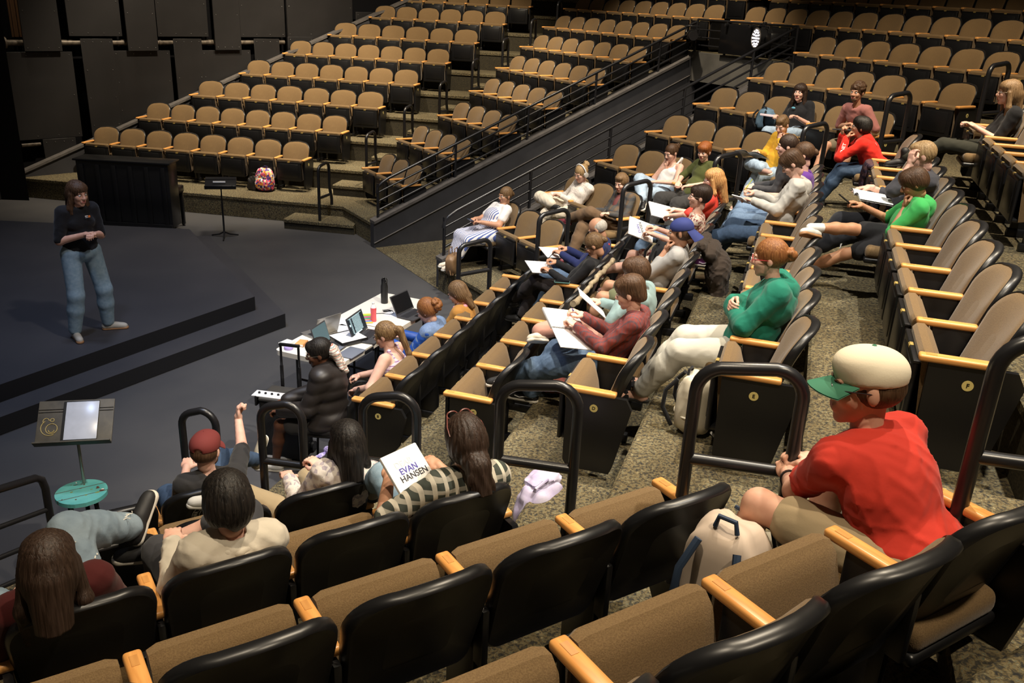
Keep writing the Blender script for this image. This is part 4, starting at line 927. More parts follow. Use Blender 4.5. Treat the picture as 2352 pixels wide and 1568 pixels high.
def hair_mesh(style,seed=0):
    base=ell((0,-.016,.030),(.086,.103,.100)); face=ell((0,.115,-.055),(.064,.085,.100)); P=[base]; sub=[face]; h=.006; nse=strands(.004,seed); cut=None; k=.02
    rn=random.Random(seed)
    if style=='short':
        P+=[ell((0,.045,.085),(.062,.045,.038)),ell((.02,-.02,.10),(.06,.07,.034))]; sub+=[ell((s*.09,.03,-.045),(.03,.06,.055)) for s in(1,-1)]; cut=lambda X:-(X[...,2]+.045+.5*np.maximum(X[...,1],0)); nse=strands(.007,seed,40,18)
    elif style=='buzzside':
        P=[ell((0,-.015,.028),(.080,.098,.094)),ell((0,.04,.082),(.055,.05,.036)),ell((0,-.01,.10),(.06,.075,.03))]; cut=lambda X:-(X[...,2]+.03+.5*np.maximum(X[...,1],0)); nse=strands(.004,seed,40,18)
    elif style=='bowl':
        P+=[ell((0,.035,.055),(.080,.070,.070)),ell((0,-.03,.0),(.088,.085,.085))]; sub=[ell((0,.13,-.065),(.07,.08,.088))]; cut=lambda X:-(X[...,2]+.065); nse=strands(.006,seed,10,22)
    elif style=='fringe':   # longer top falling forward
        P+=[ell((0,.05,.06),(.075,.055,.055)),ell((0,-.02,.07),(.085,.09,.068)),ell((0,-.07,-.03),(.06,.045,.06))]; sub=[ell((0,.135,-.06),(.06,.08,.088))]; cut=lambda X:-(X[...,2]+.07); nse=strands(.008,seed,30,16)
    elif style=='curly':
        P+=[ell((0,-.01,.06),(.090,.100,.080))]
        for i in range(70):
            th=rn.uniform(0,2*PI); ph=rn.uniform(-.1,1.4); P.append(ell((.082*math.cos(th)*math.cos(ph),-.012+.098*math.sin(th)*math.cos(ph),.045+.092*math.sin(ph)),(.018,.018,.016)))
        cut=lambda X:-(X[...,2]+.035+.6*np.maximum(X[...,1],0)); nse=None; k=.006
    elif style=='pixie':
        P+=[ell((.015,.055,.062),(.060,.045,.048)),ell((0,-.03,.055),(.083,.085,.075))]; sub=[ell((-.01,.125,-.06),(.062,.08,.088))]+[ell((s*.09,.03,-.05),(.03,.05,.05)) for s in(1,-1)]; cut=lambda X:-(X[...,2]+.06); nse=strands(.006,seed,24,18)
    elif style=='baldside':
        P=[ell((0,-.030,.010),(.083,.090,.082))]; sub=[face,ell((0,.03,.10),(.075,.10,.07))]; cut=lambda X:-(X[...,2]+.05); nse=strands(.004,seed,20,20)
    elif style=='thintop':
        P=[ell((0,-.022,.026),(.083,.098,.096)),ell((0,.03,.088),(.055,.05,.032))]; sub=[face,ell((0,.10,.05),(.05,.05,.035))]; cut=lambda X:-(X[...,2]+.05); nse=strands(.008,seed,34,14)
    elif style in('bob','bobdark'):
        P+=[ell((0,-.03,-.01),(.096,.095,.105)),ell((0,.03,.05),(.086,.07,.07))]; sub=[ell((0,.14,-.06),(.058,.09,.10))]; cut=lambda X:-(X[...,2]+.105+.03*np.sin(40*X[...,0])); nse=strands(.008,seed,9,20)
    elif style in('long','longwavy'):
        w=.014 if style=='longwavy' else .006; L=-.36 if style=='long' else -.25
        P+=[ell((0,-.03,-.02),(.093,.085,.11)),cap((0,-.065,-.03),(0,-.10,L),.072,.045),ell((0,.03,.055),(.082,.065,.062))]
        for s in(1,-1): P+=[cap((s*.078,.015,.0),(s*.092,.005,-.14),.020,.028),cap((s*.092,.005,-.14),(s*.085,.02,L+.06),.028,.018)]
        sub=[ell((0,.14,-.07),(.064,.105,.120))]; nse=strands(w,seed,22 if style=='longwavy' else 6,17)
    elif style=='updo':
        P=[ell((0,-.018,.026),(.084,.100,.097))]; nse=strands(.004,seed,8,26)
    if style in('bun','updo','bunhigh'):
        cz=.02 if style=='bun' else (.04 if style=='updo' else .09)
        for i in range(26):
            th=rn.uniform(0,2*PI); u_=rn.uniform(-1,1); r=.035; q=math.sqrt(1-u_*u_)
            P.append(ell((r*q*math.cos(th),-.125+r*q*math.sin(th)*.8,cz+r*u_),(.016,.015,.015)))
        P.append(ell((0,-.12,cz),(.036,.032,.036))); cut=lambda X:-(X[...,2]+.055+.3*np.maximum(X[...,1],0)); nse=strands(.005,seed,20,20); k=.01
    if style=='bigbun':   # thick curly knot low at the back
        P+=[ell((0,-.02,.01),(.090,.100,.105))]
        for i in range(60):
            th=rn.uniform(0,2*PI); u_=rn.uniform(-1,1); q=math.sqrt(1-u_*u_); P.append(ell((.048*q*math.cos(th),-.125+.036*q*math.sin(th),.02+.055*u_),(.017,.016,.018)))
        P.append(ell((0,-.115,.02),(.05,.045,.055))); cut=lambda X:-(X[...,2]+.06+.3*np.maximum(X[...,1],0)); k=.008
    if style=='pony':
        P+=[cap((0,-.105,.05),(0,-.15,.02),.022,.032),cap((0,-.15,.02),(.0,-.17,-.20),.034,.026),cap((0,-.17,-.20),(0,-.15,-.30),.026,.008)]
        for s in(1,-1): P.append(cap((s*.06,.06,.02),(s*.072,.075,-.08),.008,.004))
        cut=None; sub+=[ell((0,-.03,-.10),(.11,.05,.06))]; nse=strands(.007,seed,18,18)
    if style=='halfup':
        P+=[ell((0,-.03,-.02),(.088,.080,.10)),cap((0,-.06,-.03),(0,-.085,-.19),.058,.03),cap((0,-.09,.03),(0,-.11,-.08),.03,.022)]; nse=strands(.007,seed,10,18)
    if style=='lowtail':  # long hair tied at the nape and hanging as one thick tail
        P+=[ell((0,-.035,-.005),(.094,.095,.108)),ell((0,-.10,-.075),(.068,.045,.055)),cap((0,-.12,-.10),(0,-.14,-.26),.060,.044),cap((0,-.14,-.26),(0,-.13,-.34),.044,.02)]
        for i in range(26): a_=rn.uniform(-1,1); P.append(ell((.055*a_,-.135-.02*rn.random(),-.06-.2*rn.random()),(.016,.014,.026)))
        nse=strands(.010,seed,22,15); k=.012
    if style=='tiedback':
        P+=[cap((0,-.10,.03),(0,-.13,-.01),.022,.020),ell((0,-.125,.0),(.026,.024,.03))]; cut=lambda X:-(X[...,2]+.06+.3*np.maximum(X[...,1],0))
    if style=='undercap':
        P=[ell((0,-.025,-.005),(.084,.092,.075))]; cut=lambda X:np.maximum(-(X[...,2]+.085),X[...,2]-.05)
    if style=='undercapshort':
        P=[ell((0,-.022,-.0),(.081,.092,.07))]; cut=lambda X:np.maximum(-(X[...,2]+.055),X[...,2]-.05)
    return sdf_mesh(P,h,k=k,sub=sub,noise=nse,cut=cut,ks=.012)
HC={}
def get_hair(style,seed):
    if (style,seed) not in HC: HC[(style,seed)]=hair_mesh(style,seed)
    return HC[(style,seed)]
EYEW=mat('eye_white',(.75,.72,.70),.3); EYED=mat('eye_iris',(.04,.03,.02),.2); RIMB=mat('dark_rims',(.02,.015,.015),.3); RIMG=mat('wire_rims',(.45,.38,.28),.3,.8)
def skin_mat(name,c):
    m=mat(name,c,.55,noise=(16,.12,(c[0]*.9,c[1]*.82,c[2]*.8)),spec=.4)
    b=m.node_tree.nodes['Principled BSDF']; b.inputs['Subsurface Weight'].default_value=.08; b.inputs['Subsurface Radius'].default_value=(.02,.008,.004); return m
SK_F=skin_mat('fair_skin',(.66,.38,.27)); SK_P=skin_mat('pale_skin',(.74,.46,.36)); SK_T=skin_mat('tan_skin',(.48,.25,.14)); SK_D=skin_mat('dark_skin',(.13,.055,.03)); SK_M=skin_mat('medium_skin',(.55,.30,.19))
LIPM=mat('lips',(.50,.17,.14),.45); LIPD=mat('lips_dark',(.16,.05,.04),.45)
def npm(R,t=(0,0,0)): 
    m=Matrix.Identity(4)
    for i in range(3):
        for j in range(3): m[i][j]=float(R[i][j])
        m[i][3]=float(t[i])
    return m
def put(name,me,parent,R,t): 
    o=mobj(name,me,parent); o.matrix_local=npm(R,t); return o
def glasses(hp,kind,R,t):
    m=RIMB if kind!='wire' else RIMG; r=.0022 if kind!='wire' else .0013
    if kind=='red': m=mat('red_white_rims',(.45,.03,.04),.3)
    mb=MB()
    for s in(1,-1):
        mb.tube([(s*.032+.021*math.cos(a),.104,.0+.016*math.sin(a)) for a in np.linspace(0,2*PI,17)[:-1]],r,m,n=6,closed=True)
        mb.tube([(s*.053,.103,.004),(s*.078,.06,.006),(s*.083,-.005,.0)],r,m,n=6)
    mb.tube([(-.011,.106,.003),(.011,.106,.003)],r,m,n=6)
    if kind=='red': mb.box((.05,.106,.008),(.008,.006,.02),WHITEM,bev=.002); mb.box((-.05,.106,.008),(.008,.006,.02),WHITEM,bev=.002)
    return put('glasses',mb.mesh('glasses'),hp,R,t)
def cap_part(root,R,t,crown,brimm,back=False,tilt=0,logo=None,brimdown=.0):
    mb=MB(); 
    sg=-1 if back else 1
    v,f=sdf_mesh([ell((0,-.014,.040),(.087,.106,.082)),ell((0,.025*sg,.070),(.072,.074,.050))],.006,k=.02,cut=lambda X:-(X[...,2]-.018+.10*(X[...,1]*sg+.016)*-.35),sub=[ell((0,-.125*sg,.022),(.032,.030,.022))],ks=.004)
    me=np_mesh('cap_crown',[(v,f,0)],[crown]); o=put('cap_crown',me,root,R,t)
    sg=-1 if back else 1; mb=MB()
    def fn(u,w):
        a=(u-.5)*2.1; x=math.sin(a)*(.088+w*.012*math.cos(a)); y=math.cos(a)*.098+ w*.085*math.cos(a*.75); z=.026-.05*x*x/.0081*.35*w-.018*w-.010*(x/.088)**2
        return (x, sg*y-.016, z+(-.02*w*brimdown))
    mb.grid(fn,18,7,brimm); mb.grid(lambda u,w:(lambda p:(p[0],p[1],p[2]-.004))(fn(1-u,w)),18,7,brimm)
    mb.build('cap_brim',o)
    mb=MB(); mb.ball((0,-.014,.122),(.008,.008,.005),brimm,n=6); mb.build('cap_button',o)
    mb=MB()
    for i in range(6): a=PI/6+i*PI/3; mb.ball((.058*math.cos(a),-.016+.070*math.sin(a),.094+.004*sg*math.sin(a)),(.004,.004,.004),brimm if brimm!=crown else RIMB,n=4)
    mb.build('cap_eyelets',o)
    if logo: mb=MB(); mb.ball((.0,-.016+sg*.088,.085),(.03,.010,.018),logo,n=8); mb.build('cap_badge',o)
    return o
EYEB={q:MB().ball((q*.031,.0795,.003),.0125,EYEW,n=7).ball((q*.030,.0895,.0025),(.0055,.0035,.0055),EYED,n=6).mesh('eye') for q in(1,-1)}
def brow_mesh(q,hm): return MB().tube([(q*.017,.093,.021),(q*.032,.092,.026),(q*.047,.080,.022)],[.0028,.0034,.002],hm,n=6).mesh('eyebrow')
def person(label, at_, rz, skin=SK_F, hip=(0,-.10,.505), lean=10, side=0, twist=0, head=(0,0,0), scale=1.0, fat=1.0, bust=0,
           wr_=None, wl=None, pr=(.4,-.6,-.8), pl=(-.4,-.6,-.8), hr=None, hl=None, curl=(45,45), fr_=(.11,.30,.0), fl_=(-.11,.30,.0),
           seated=False, reach=None, face=None, kr=(.1,.6,1), kl=(-.1,.6,1), dr=(0,1,0), dl=(0,1,0), ur=(0,0,1), ul=(0,0,1), top=None, bottom=None, hair=('short',None,0), shoes=None,
           glass=None, group=None, beard=None, spine=.465, foot_bare=False, h=.011, sockm=None, headfwd=.03, neck=None, res=None):
    s=scale; root=empty('person',at_,rz,label,'person',group)
    S_=lambda v:V(*v)*1.0
    hip=V(*hip); la=math.radians(lean); sa=math.radians(side)
    up=nz(V(math.sin(sa),-math.sin(la),math.cos(la)*math.cos(sa))); tw=math.radians(twist)
    fwd=nz(V(-math.sin(tw),math.cos(tw),0)); fwd=nz(fwd-up*(fwd@up)); rt=np.cross(fwd,up)
    pel=hip; wst=hip+up*.14*s+fwd*.01; chs=hip+up*(spine-.155)*s; nk=hip+up*(spine-.02)*s
    # slight curve: upper spine comes forward
    nk=nk+fwd*headfwd; 
    HR=rotm(*head); hc=(V(*neck) if neck is not None else nk+nz(up+V(0,0,.5)+fwd*.35)*.160*s)
    hs=s*1.02
    shr=hip+up*(spine-.045)*s+rt*.155*s*(.85+.15*fat)+fwd*headfwd*.6; shl=hip+up*(spine-.045)*s-rt*.155*s*(.85+.15*fat)+fwd*headfwd*.6
    hpr=hip+rt*.095*s*fat-up*.02; hpl=hip-rt*.095*s*fat-up*.02
    if wr_ is None: wr_=(.16,.12,.62)
    if wl is None: wl=(-.16,.12,.62)
    cf=nz(HR[:,1]); cu=HR[:,2]
    if face:
        tgt=hc+cf*(.125*s)-cu*(.155*s)
        if face=='temple': tgt=hc+cf*(.10*s)-HR[:,0]*(.13*s)-cu*.02; wl=tgt; pl=(-.4,.8,-1)
        elif 'l' in face: wl=tgt-rt*.025; pl=(-.5,.5,-1); hl=(tuple(cu*1.0+cf*-.35+rt*.15),tuple(cf))
        if 'r' in face: wr_=tgt+rt*.025; pr=(.5,.5,-1); hr=(tuple(cu*1.0+cf*-.35-rt*.15),tuple(cf))
    if reach:
        for q in (0,1):
            w_=V(*(wr_ if q==0 else wl)); sh=shr if q==0 else shl; d_=w_-sh; L_=np.linalg.norm(d_)
            if L_>reach*s:
                w2=sh+d_*(reach*s/L_); w2[2]=min(w_[2]+.02,w2[2]) if w_[2]<.9 else w2[2]
                if q==0: wr_=tuple(w2)
                else: wl=tuple(w2)
    bc=(lambda X:-.268-.205*np.clip((X[...,2]-BH0)/(BH1-BH0),0,1)**1.15-np.maximum(X[...,2]-.86,0)*12-X[...,1]) if seated else None
    er,wR=ik(shr,wr_,.285*s,.255*s,pr); el,wL=ik(shl,wl,.285*s,.255*s,pl)
    ankr=V(*fr_)+V(*ur)*.085+V(*dr)*.035 if True else 0; ankl=V(*fl_)+V(*ul)*.085+V(*dl)*.035
    knr,ankR=ik(hpr,ankr,.425*s,.41*s,kr); knl,ankL=ik(hpl,ankl,.425*s,.41*s,kl)
    fr2=V(*fr_)+(ankR-ankr); fl2=V(*fl_)+(ankL-ankl)
    R3=np.array([rt,fwd,up]).T
    a=fat
    def torso(g=0):
        T=[ell(pel+up*.02,(.150*s*a+g,.115*s*a+g,.115*s+g),R3),ell(wst+fwd*.012*a,(.135*s*a+g,.105*s*a+g,.13*s+g),R3),ell(chs,(.150*s*(.5+.5*a)+g,.105*s*(.6+.4*a)+g,.155*s+g),R3),
           cap(shr-rt*.03,shl+rt*.03,.056*s+g)]
        if bust: T+=[ell(chs+fwd*.075*s+rt*.065*s*q-up*.01,(.065*s*bust+g,.055*s*bust+g,.06*s*bust+g),R3) for q in(1,-1)]
        return T
    def arm(g0,g1,fu,ff):
        """sleeve: fu fraction of upper arm, ff fraction of forearm"""
        A=[]
        for sh,e,w_ in((shr,er,wR),(shl,el,wL)):
            k=.9+.1*a+(a-1)*.5
            A.append(cap(sh,sh+(e-sh)*fu,.046*s*k+g0,(.046+(.036-.046)*fu)*s*k+g0))
            if ff>0: A.append(cap(e,e+(w_-e)*ff,.037*s*k+g1,(.037+(.025-.037)*ff)*s*k+g1))
        return A
    def leg(g0,g1,ft,fs):
        A=[]
        for hp_,kn,an in((hpr,knr,ankR),(hpl,knl,ankL)):
            A.append(cap(hp_,hp_+(kn-hp_)*ft,.078*s*a+g0,(.078*a+(.053*(.7+.3*a)-.078*a)*ft)*s+(g1 if fs>0 else g0)))
            if fs>0: A+= [cap(kn,kn+(an-kn)*min(fs,.4),.053*s*(.7+.3*a)+g1,.054*s+g1)]+([cap(kn+(an-kn)*.4,kn+(an-kn)*fs,.054*s+g1,(.054-.018*(fs-.4)/.6)*s+g1)] if fs>.4 else [])
        return A
    body=torso(-.012)+arm(0,0,1,1)+leg(-.004,-.004,1,1)+[cap(nk-up*.05,hc-HR[:,2]*.05+HR[:,1]*-.005,.050*s,.047*s),cap(nk-up*.075+rt*.06,nk-up*.075-rt*.06,.040*s)]
    if foot_bare:
        for f_,d_,u_,an in((fr2,dr,ur,ankR),(fl2,dl,ul,ankL)):
            d_=V(*d_);u_=V(*u_); x_=np.cross(nz(d_),nz(u_)); body+=[cap(an,f_+d_*.02+u_*.035,.034,.034),cap(f_+d_*.02+u_*.04,f_+d_*.15+u_*.03,.032,.028)]
            body+=[cap(f_+d_*.16+x_*(q*.013)+u_*.026,f_+d_*(.195-.012*abs(q))+x_*(q*.014)+u_*.024,.010,.009) for q in(-2,-1,0,1,2)]
    hh=res or h
    bv,bf=sdf_mesh(body,hh,k=.028,cut=bc)
    parts=[(bv,bf,0),((HEADV*hs)@HR.T+hc,HEADF,HEADM)]
    for w_,e,o_,hd,c_,rgt in((wR,er,hr,pr,curl[0],True),(wL,el,hl,pl,curl[1],False)):
        d_=nz(w_-e); 
        if o_ is not None: d_,nn=nz(V(*o_[0])),V(*o_[1])
        else: nn=V(0,0,1) if abs(d_[2])<.85 else fwd
        v_,f_=hand_mesh(w_,d_,nn,c_,rgt,s*.98); parts.append((v_,f_,0))
    me=np_mesh('body',parts,[skin,LIPD if skin is SK_D else LIPM]); mobj('body',me,root)
    # eyes and brows
    hm=hair[1]
    for q in(1,-1):
        e_=put('eye',EYEB[q],root,HR*hs,hc)
        put('eyebrow',brow_mesh(q,hm),root,HR*hs,hc)
    if hair[0]:
        v,f=get_hair(hair[0],hair[2])
        if seated:
            X=(v*hs)@HR.T+hc; yb=-.262-.205*np.clip((X[:,2]-BH0)/(BH1-BH0),0,1)**1.15-np.maximum(X[:,2]-.86,0)*12; X[:,1]=np.maximum(X[:,1],yb+.004); v=((X-hc)@HR)/hs
        put('hair',np_mesh('hair',[(v,f,0)],[hm]),root,HR*hs,hc)
    if beard:
        P=[ell((0,.062,-.088),(.040,.034,.026))] if beard=='goatee' else [ell((0,.045,-.075),(.052,.052,.040))]
        v,f=sdf_mesh(P+[cap((-.02,.092,-.047),(.02,.092,-.047),.006)],.005,k=.008,sub=[ell((0,.10,-.060),(.019,.02,.010)),ell((0,.02,-.02),(.05,.06,.06))],noise=strands(.003,3,60,40)); put('beard',np_mesh('beard',[(v,f,0)],[hm]),root,HR*hs,hc)
    if glass: glasses(root,glass,HR*hs,hc)
    # clothes
    if top:
        m=top['m']; sl=top.get('sleeve','short'); g=top.get('g',.012); am={'none':(0,0),'short':(.62,0),'elbow':(.95,.0),'mid':(1,.55),'long':(1,.97)}[sl]
        T=torso(g)
        if sl!='none': T+=arm(.012+g*.3 if sl!='long' else g*.5+.004,g*.5+(.006 if sl=='long' else .004),am[0],am[1])
        else: T=[ell(pel+up*.04,(.150*s*a+g,.115*s*a+g,.10*s+g),R3),ell(wst+fwd*.012*a,(.135*s*a+g,.105*s*a+g,.13*s+g),R3),ell(chs-up*.02,(.150*s*(.5+.5*a)+g,.105*s*(.6+.4*a)+g,.125*s+g),R3)]+[cap(chs+rt*.075*q+up*.08-fwd*.05,hip+up*.475*s+rt*.085*q,.016,.014) for q in(1,-1)]+[cap(chs+rt*.075*q+up*.08+fwd*.06,hip+up*.475*s+rt*.085*q,.016,.014) for q in(1,-1)]
        if sl=='none' and bust: T+=[ell(chs+fwd*.075*s+rt*.065*s*q-up*.01,(.065*s*bust+g,.055*s*bust+g,.06*s*bust+g),R3) for q in(1,-1)]
        if top.get('hem'): T.append(ell(hip+fwd*top['hem']-up*.01,(.165*s*a+g,.12+top['hem']*.6,.085),R3))
        if sl!='none': T.append(ell(nk-up*.005,(.088*s,.080*s,.042*s),R3))
        sub=[cap(nk+up*.034+fwd*.014,hc+(hc-nk)*.2,.046*s,.066*s)]
        if sl=='none': sub=[cap(nk-up*.07+fwd*.03,hc,.062*s,.10*s)]
        if top.get('v'): sub.append(cap(nk+fwd*.11*s-up*.02,nk+fwd*.12*s-up*top['v'],.045,.012))
        v,f=sdf_mesh(T,hh,k=.03,sub=sub,ks=.008,noise=(quilt if top.get('quilt') else wr(top.get('w',.007),len(label),1)),cut=bc)
        nm=top.get('name','shirt'); sh=mobj(nm,np_mesh(nm,[(v,f,0)],[m]),root)
        if top.get('collar'):
            cm=top.get('cm',m); P=[]
            for i in range(9):
                t0=-2.4+4.8*i/8; t1=-2.4+4.8*(i+1)/8 if i<8 else None
                q=lambda t:nk+up*(.012+.012*math.cos(t))+rt*.070*math.sin(t)*s-fwd*.068*math.cos(t)*s
                if t1 is not None: P.append(cap(q(t0),q(t1),.014 if top['collar']=='shirt' else .024))
            v,f=sdf_mesh(P,.008,k=.012); mobj('collar',np_mesh('collar',[(v,f,0)],[cm]),sh)
        if top.get('hood'):
            P=[]; 
            q=lambda t,rr,dz:nk+up*dz+rt*rr*math.sin(t)*s-fwd*(rr*.95*math.cos(t)+.01)*s
            for i in range(12):
                t0=-2.2+4.4*i/12; t1=-2.2+4.4*(i+1)/12; w0=math.cos(t0*.5)
                P.append(cap(q(t0,.080,.0+.01*w0),q(t1,.080,.0+.01*w0),.022+.016*w0))
            P.append(ell(nk-fwd*.105*s-up*.045,(.095,.045,.075),R3))
            v,f=sdf_mesh(P,.009,k=.03,noise=wr(.006,4)); mobj('hood',np_mesh('hood',[(v,f,0)],[m]),sh)
        if sl!='none':
            P=[]
        if top.get('cuff'):
            P=[cap(w_+(e-w_)*.05,w_+(e-w_)*.16,.036,.038) for w_,e in((wR,er),(wL,el))]; v,f=sdf_mesh(P,.008,k=.005); mobj('cuffs',np_mesh('cuffs',[(v,f,0)],[top['cuff']]),sh)
        if top.get('inner'):
            v,f=sdf_mesh([ell(chs+fwd*.045,(.075,.085,.17),R3)],.01,k=.02); mobj('under_shirt',np_mesh('under_shirt',[(v,f,0)],[top['inner']]),sh)
        if top.get('sleevem'):
            A=arm(g*.6+.006,g*.6+.009,1,.97); v,f=sdf_mesh(A,.010,k=.03,noise=wr(.006,2)); mobj('sleeves',np_mesh('sleeves',[(v,f,0)],[top['sleevem']]),sh)
    if bottom:
        m=bottom['m']; L=bottom.get('len','long'); g=bottom.get('g',.012)
        T=[ell(pel+up*.0,(.152*s*a+g,.118*s*a+g,.11*s+g),R3)]
        if L=='long': T+=leg(g,g+bottom.get('wide',.004),1,.95)
        elif L=='mid': T+=leg(g+.004,g+.01,1,.35)
        elif L=='short': T+=leg(g+.010,0,.72,0)
        elif L=='skirt':
            zf=bottom.get('zlow',.28); T+=leg(g+.01,0,1,0)
            mk_=(knr+knl)/2
            for q in np.linspace(0,1,6):
                kk=knr*(1-q)+knl*q; bb=(ankR*(1-q)+ankL*q); T+=[cap(pel+(kk-pel)*.25,kk,.085,.068),cap(kk,kk+(bb-kk)*bottom.get('drop',.5),.068,.07)]
        v,f=sdf_mesh(T,hh,k=.03,noise=wr(bottom.get('w',.006),len(label)+3,1.0),cut=(lambda X:np.minimum(bc(X),.05-0*X[...,0])) if False else bc); nm=bottom.get('name','trousers'); mobj(nm,np_mesh(nm,[(v,f,0)],[m]),root)
    if sockm:
        P=[cap(kn+(an-kn)*.72,an,.040*s,.036*s) for kn,an in((knr,ankR),(knl,ankL))]; v,f=sdf_mesh(P,.008,k=.005); mobj('socks',np_mesh('socks',[(v,f,0)],[sockm]),root)
    if shoes:
        kind,um,sm_=shoes[:3]; (sv,sf),(uv,uf)=SHOES[kind]
        for f_,d_,u_,nm in((fr2,dr,ur,'shoe'),(fl2,dl,ul,'shoe')):
            y=nz(V(*d_)); z=nz(V(*u_)-y*(V(*u_)@y)); x=np.cross(y,z); Rm=np.array([x,y,z]).T*(1.04*s)
            if kind=='sandal':
                so=put('sandal',np_mesh('sandal',[(sv,sf,0)],[sm_]),root,Rm,f_); mb=MB()
                for y0,y1 in((.115,.16),(.155,.115)): mb.grid(lambda u,w:((u-.5)*.085,y0+(y1-y0)*u+w*.035-.015,.012+.055*math.sin(PI*u)),12,3,um)
                mb.build('strap',so); continue
            so=put(nm,np_mesh(nm,[(uv,uf,0)],[um]),root,Rm,f_); mobj('sole',np_mesh('sole',[(sv,sf,0)],[sm_]),so)
            mb=MB(); lm=shoes[3] if len(shoes)>3 else WHITEM
            for i in range(5): yy=.07+.018*i; zz=.080-.009*i; mb.tube([(-.018,yy,zz-.006),(0,yy+.006,zz+.001),(.018,yy,zz-.006)],.0028,lm,n=5)
            mb.build('laces',so)
            if len(shoes)>4:
                mb=MB()
                for q in(1,-1): mb.tube([(q*.034,.0,.045),(q*.0375,.06,.05),(q*.037,.11,.036),(q*.034,.15,.045)],.0042,shoes[4],n=6)
                mb.build('side_stripe',so)
    return dict(ankR=ankR,ankL=ankL,root=root,hc=hc,HR=HR,hs=hs,wR=wR,wL=wL,er=er,el=el,knr=knr,knl=knl,nk=nk,up=up,fwd=fwd,rt=rt,hip=hip,shr=shr,shl=shl,chs=chs)
def sitat(b,k,i,dx=0,dy=0):
    P,rz,z,o=SEATS[(b,k,i)]; return (P[0],P[1],z),rz
# ------------------------------------------------------------------ the people
def cloth(n,c,**k): return mat(n,c,k.pop('rough',.85),bump=(k.pop('bs',120),.15),spec=.2,sheen=.1,**k)
JEAN=mat('blue_denim',(.10,.16,.26),.85,noise=(60,.2,(.13,.20,.31)),bump=(150,.2)); JEANL=mat('light_denim',(.30,.40,.52),.85,noise=(40,.2,(.38,.48,.60)),bump=(150,.2)); JEAND=mat('dark_denim',(.04,.075,.14),.85,noise=(50,.2),bump=(150,.2)); JEANP=mat('washed_denim',(.20,.30,.38),.85,noise=(30,.2,(.27,.37,.45)),bump=(150,.2))
BLKC=cloth('black_cloth',(.012,.012,.014)); CHAR=cloth('charcoal_cloth',(.045,.045,.05)); WHT=cloth('white_cloth',(.75,.73,.72)); CREAM=cloth('cream_cloth',(.68,.60,.48)); KHAKI=cloth('khaki_cloth',(.36,.28,.17)); SWEAT=cloth('pale_grey_fleece',(.50,.48,.42)); 
HBR=hair_mat('brown_hair',(.045,.022,.010)); HDB=hair_mat('dark_brown_hair',(.018,.009,.005)); HBK=hair_mat('black_hair',(.006,.005,.005),(.03,.024,.02)); HAU=hair_mat('auburn_hair',(.16,.055,.018),(.34,.15,.05)); HGI=hair_mat('ginger_hair',(.20,.055,.015),(.38,.13,.03)); HBL=hair_mat('blond_hair',(.26,.16,.07),(.55,.38,.20)); HLB=hair_mat('light_brown_hair',(.10,.055,.025),(.26,.16,.08)); HGY=hair_mat('grey_hair',(.35,.32,.28),(.62,.58,.52)); HSB=hair_mat('strawberry_hair',(.28,.12,.04),(.55,.32,.12))
SHW=mat('white_shoe',(.62,.60,.55),.6); SHB=mat('black_shoe',(.015,.015,.016),.6); SOLW=mat('white_sole',(.70,.66,.58),.6); SOLT=mat('tan_sole',(.35,.18,.08),.6); SOLB=mat('black_sole',(.02,.02,.02),.6); SHT=mat('taupe_shoe',(.30,.26,.19),.7); SHP=mat('purple_shoe',(.16,.03,.17),.6); SHR=mat('burgundy_shoe',(.14,.02,.03),.5)
def L2W(p,pt): return p['root'].matrix_basis @ Vector([float(x) for x in pt])
def hold(p,dx=0,dy=.10,dz=.02): return (p['wR']+p['wL'])/2+V(dx,dy,dz)
def place(name,mb,p,pt,rot=(0,0,0),label=None,cat=None,group=None):
    o=p['root']; M_=Matrix.Translation(o.location)@Matrix.Rotation(o.rotation_euler.z,4,'Z'); me=mb.mesh(name); ob=mobj(name,me)
    ob.matrix_world=M_@Matrix.Translation([float(x) for x in pt])@(Matrix.Rotation(rot[2],4,'Z')@Matrix.Rotation(rot[0],4,'X')@Matrix.Rotation(rot[1],4,'Y'))
    return tag(ob,label,cat,group)
def book_mb(w=.215,d=.28,th=.02,m=WHITEM,page=None):
    mb=MB(); mb.box((0,0,0),(w,d,th),m,bev=.002); mb.box((.004,0,0),(w,d-.006,th*.7),page or WHITEM); return mb
def pen_mb(m): return MB().tube([(0,-.07,0),(0,.05,0),(0,.07,0)],[.004,.004,.001],m,n=8)
BK_C=lambda t,k:dict(rz=t)
# --- presenter on the stage
b=at(214,768,.36); fz=V(.80,-.60); rzp=math.atan2(-fz[0],fz[1])
P1=person('standing person in a black polo shirt and light blue jeans on the stage, hands clasped',(b.x,b.y,.36),rzp,skin=SK_F,hip=(0,-.02,.965),lean=-2,head=(8,-8,0),fat=1.12,bust=.9,scale=1.05,
  wr_=(.06,.22,1.19),wl=(-.03,.23,1.18),pr=(.8,-.8,-.5),pl=(-.8,-.8,-.5),curl=(72,45),fr_=(.17,-.06,.0),fl_=(-.17,-.05,.0),dr=(.25,1,0),dl=(-.9,.6,0),kr=(.1,1,0),kl=(-.1,1,0),
  top=dict(m=BLKC,sleeve='elbow',collar='shirt',w=.006,name='polo_shirt'),bottom=dict(m=JEANP,wide=.016,name='jeans',w=.003),hair=('longwavy',HBR,3),shoes=('sneaker',mat('grey_shoe',(.42,.39,.33),.6),SOLT,WHITEM))
mb=MB(); mb.box((0,0,0),(.022,.003,.022),mat('orange_badge',(.8,.2,.03),.5)); mb.box((.03,0,.008),(.03,.003,.010),WHITEM); mb.box((.028,0,-.008),(.03,.003,.004),WHITEM)
